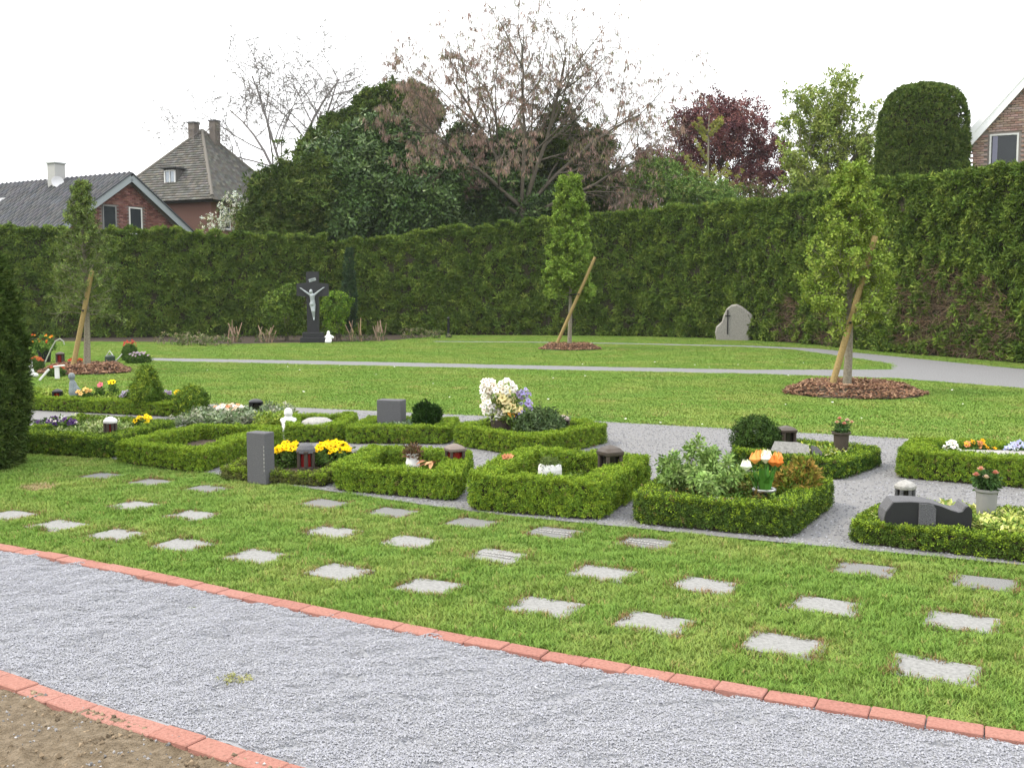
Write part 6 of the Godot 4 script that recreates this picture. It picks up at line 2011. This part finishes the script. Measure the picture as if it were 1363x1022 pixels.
	for q in [[Vector3(-0.6, 1, 0), 8.0, 0.12], [Vector3(0.1, 1, 0.2), 8.6, 0.13], [Vector3(0.5, 1, 0), 8.4, 0.12], [Vector3(-1, 0.75, 0), 7.0, 0.1], [Vector3(0.4, 1, -0.4), 7.0, 0.11], [Vector3(1.0, 0.7, 0), 6.0, 0.1], [Vector3(-0.2, 1, 0.3), 8.0, 0.11]]:
		grow(s, Vector3(0.1, rr(7.0, 8.0), 0), q[0].normalized(), q[1], q[2], 0, prm, tips)
	part("trunk", s, noisy([lin(0.12, 0.11, 0.11), lin(0.2, 0.185, 0.185), lin(0.25, 0.235, 0.23)], 0.03, 0.6, 0.95, 4.0, 81), o)
	xs = []
	cs = []
	for t in tips:
		if rng.randf() < 0.25:
			xs.append(face(t[1], rr(0, TAU), rr(0.6, 1.0), t[0]))
			cs.append(vary(Color(0.16, 0.15, 0.12), 0.2))
	many("buds", L.small[0], xs, cs, M.dull_leaf, o)
	# fresh green tree
	o = thing("fresh_green_tree", "airy fresh green tree left of the topiary column", "tree", Vector3(13.85, 0, -45.5), 0.0, grp)
	s = Shape.new()
	s.tube([Vector3.ZERO, Vector3(0, 3, 0), Vector3(0.0, 6, 0)], [0.16, 0.13, 0.1], 8)
	tips = []
	prm = {"segs": [5, 4, 3], "wander": [0.16, 0.22, 0.3], "up": [0.1, 0.08, 0.0], "taper": 0.4, "kids": [7, 5], "start": [0.2, 0.2], "angle": [42.0, 45.0], "ratio": [0.5, 0.5], "thin": 0.6, "least": 0.009, "levels": 3, "tip_from": 1}
	for q in [[Vector3(-0.5, 1, 0), 3.9], [Vector3(0.2, 1, 0.2), 4.2], [Vector3(0.6, 1, 0), 3.2], [Vector3(-0.8, 0.6, 0.2), 2.6], [Vector3(-0.1, 1, -0.3), 4.2], [Vector3(0.9, 0.6, 0), 2.4]]:
		grow(s, Vector3(0, rr(5.0, 6.0), 0), q[0].normalized(), q[1], 0.07, 0, prm, tips)
	part("trunk", s, M.pale_bark, o)
	xs = []
	cs = []
	for t in tips:
		for k in 5:
			if rng.randf() < 0.85:
				xs.append(face(t[1] + rdir(), rr(0, TAU), rr(0.7, 1.2), t[0] + rdir() * 0.22))
				cs.append(vary([Color(0.22, 0.28, 0.06), Color(0.17, 0.23, 0.045), Color(0.28, 0.33, 0.09)][rng.randi() % 3], 0.2))
	many("crown", L.broad[0], xs, cs, M.leaf, o)
	# larch
	o = thing("larch_tree", "yellow green young larch in front of the copper beech", "tree", Vector3(10.25, 0, -55.0), 0.0, grp)
	s = Shape.new()
	s.tube([Vector3.ZERO, Vector3(0, 6, 0), Vector3(0.05, 11.2, 0)], [0.16, 0.1, 0.02], 8)
	tips = []
	for k in 26:
		var y := rr(5.2, 10.6)
		var a := k * 2.4
		grow(s, Vector3(0, y, 0), Vector3(cos(a), 0.25, sin(a)).normalized(), (11.6 - y) * 0.42 + 0.35, 0.04, 0, {"segs": [6], "wander": [0.1], "up": [0.14], "taper": 0.3, "levels": 1, "tip_from": 0}, tips)
	part("trunk", s, M.pale_bark, o)
	xs = []
	cs = []
	for t in tips:
		for k in 8:
			xs.append(face(t[1] + rdir() * 0.4, rr(0, TAU), rr(0.5, 0.8), t[0] + rdir() * 0.09))
			cs.append(vary(Color(0.3, 0.31, 0.07), 0.2))
	many("crown", L.spray[0], xs, cs, M.leaf, o)
	# blossom shrub
	o = thing("blossom_shrub", "white blossoming shrub between hipped house and yew", "shrub", Vector3(-13.1, 0, -48.5), 0.0)
	s = Shape.new()
	for k in 5:
		s.tube([Vector3.ZERO, Vector3(rr(-0.4, 0.4), 3, 0), Vector3(rr(-0.9, 0.9), rr(5, 6.1), 0)], [0.05, 0.03, 0.01], 5)
	part("stems", s, M.bark, o)
	lobes_foliage(o, [[Vector3(0.2, 5.5, 0), Vector3(0.6, 0.9, 0.5)], [Vector3(-0.7, 5.0, 0), Vector3(0.5, 0.4, 0.4)]], 45, L.small, 1.2, [Color(0.7, 0.68, 0.64), Color(0.75, 0.73, 0.68), Color(0.1, 0.15, 0.05), Color(0.7, 0.7, 0.62)], M.petal, 0.5, 0.0, "blossoms", 0.8)

func _ready() -> void:
	rng.seed = 20240
	fn.seed = 77
	fn.noise_type = FastNoiseLite.TYPE_SIMPLEX_SMOOTH
	fn.frequency = 1.0
	fn.fractal_octaves = 2
	set_view()
	make_library()
	make_ground()
	make_edging()
	make_weed()
	make_hedges()
	make_houses()
	make_trees()
	make_young_trees()
	make_slabs()
	make_graves()
	make_far_things()
	print("done")
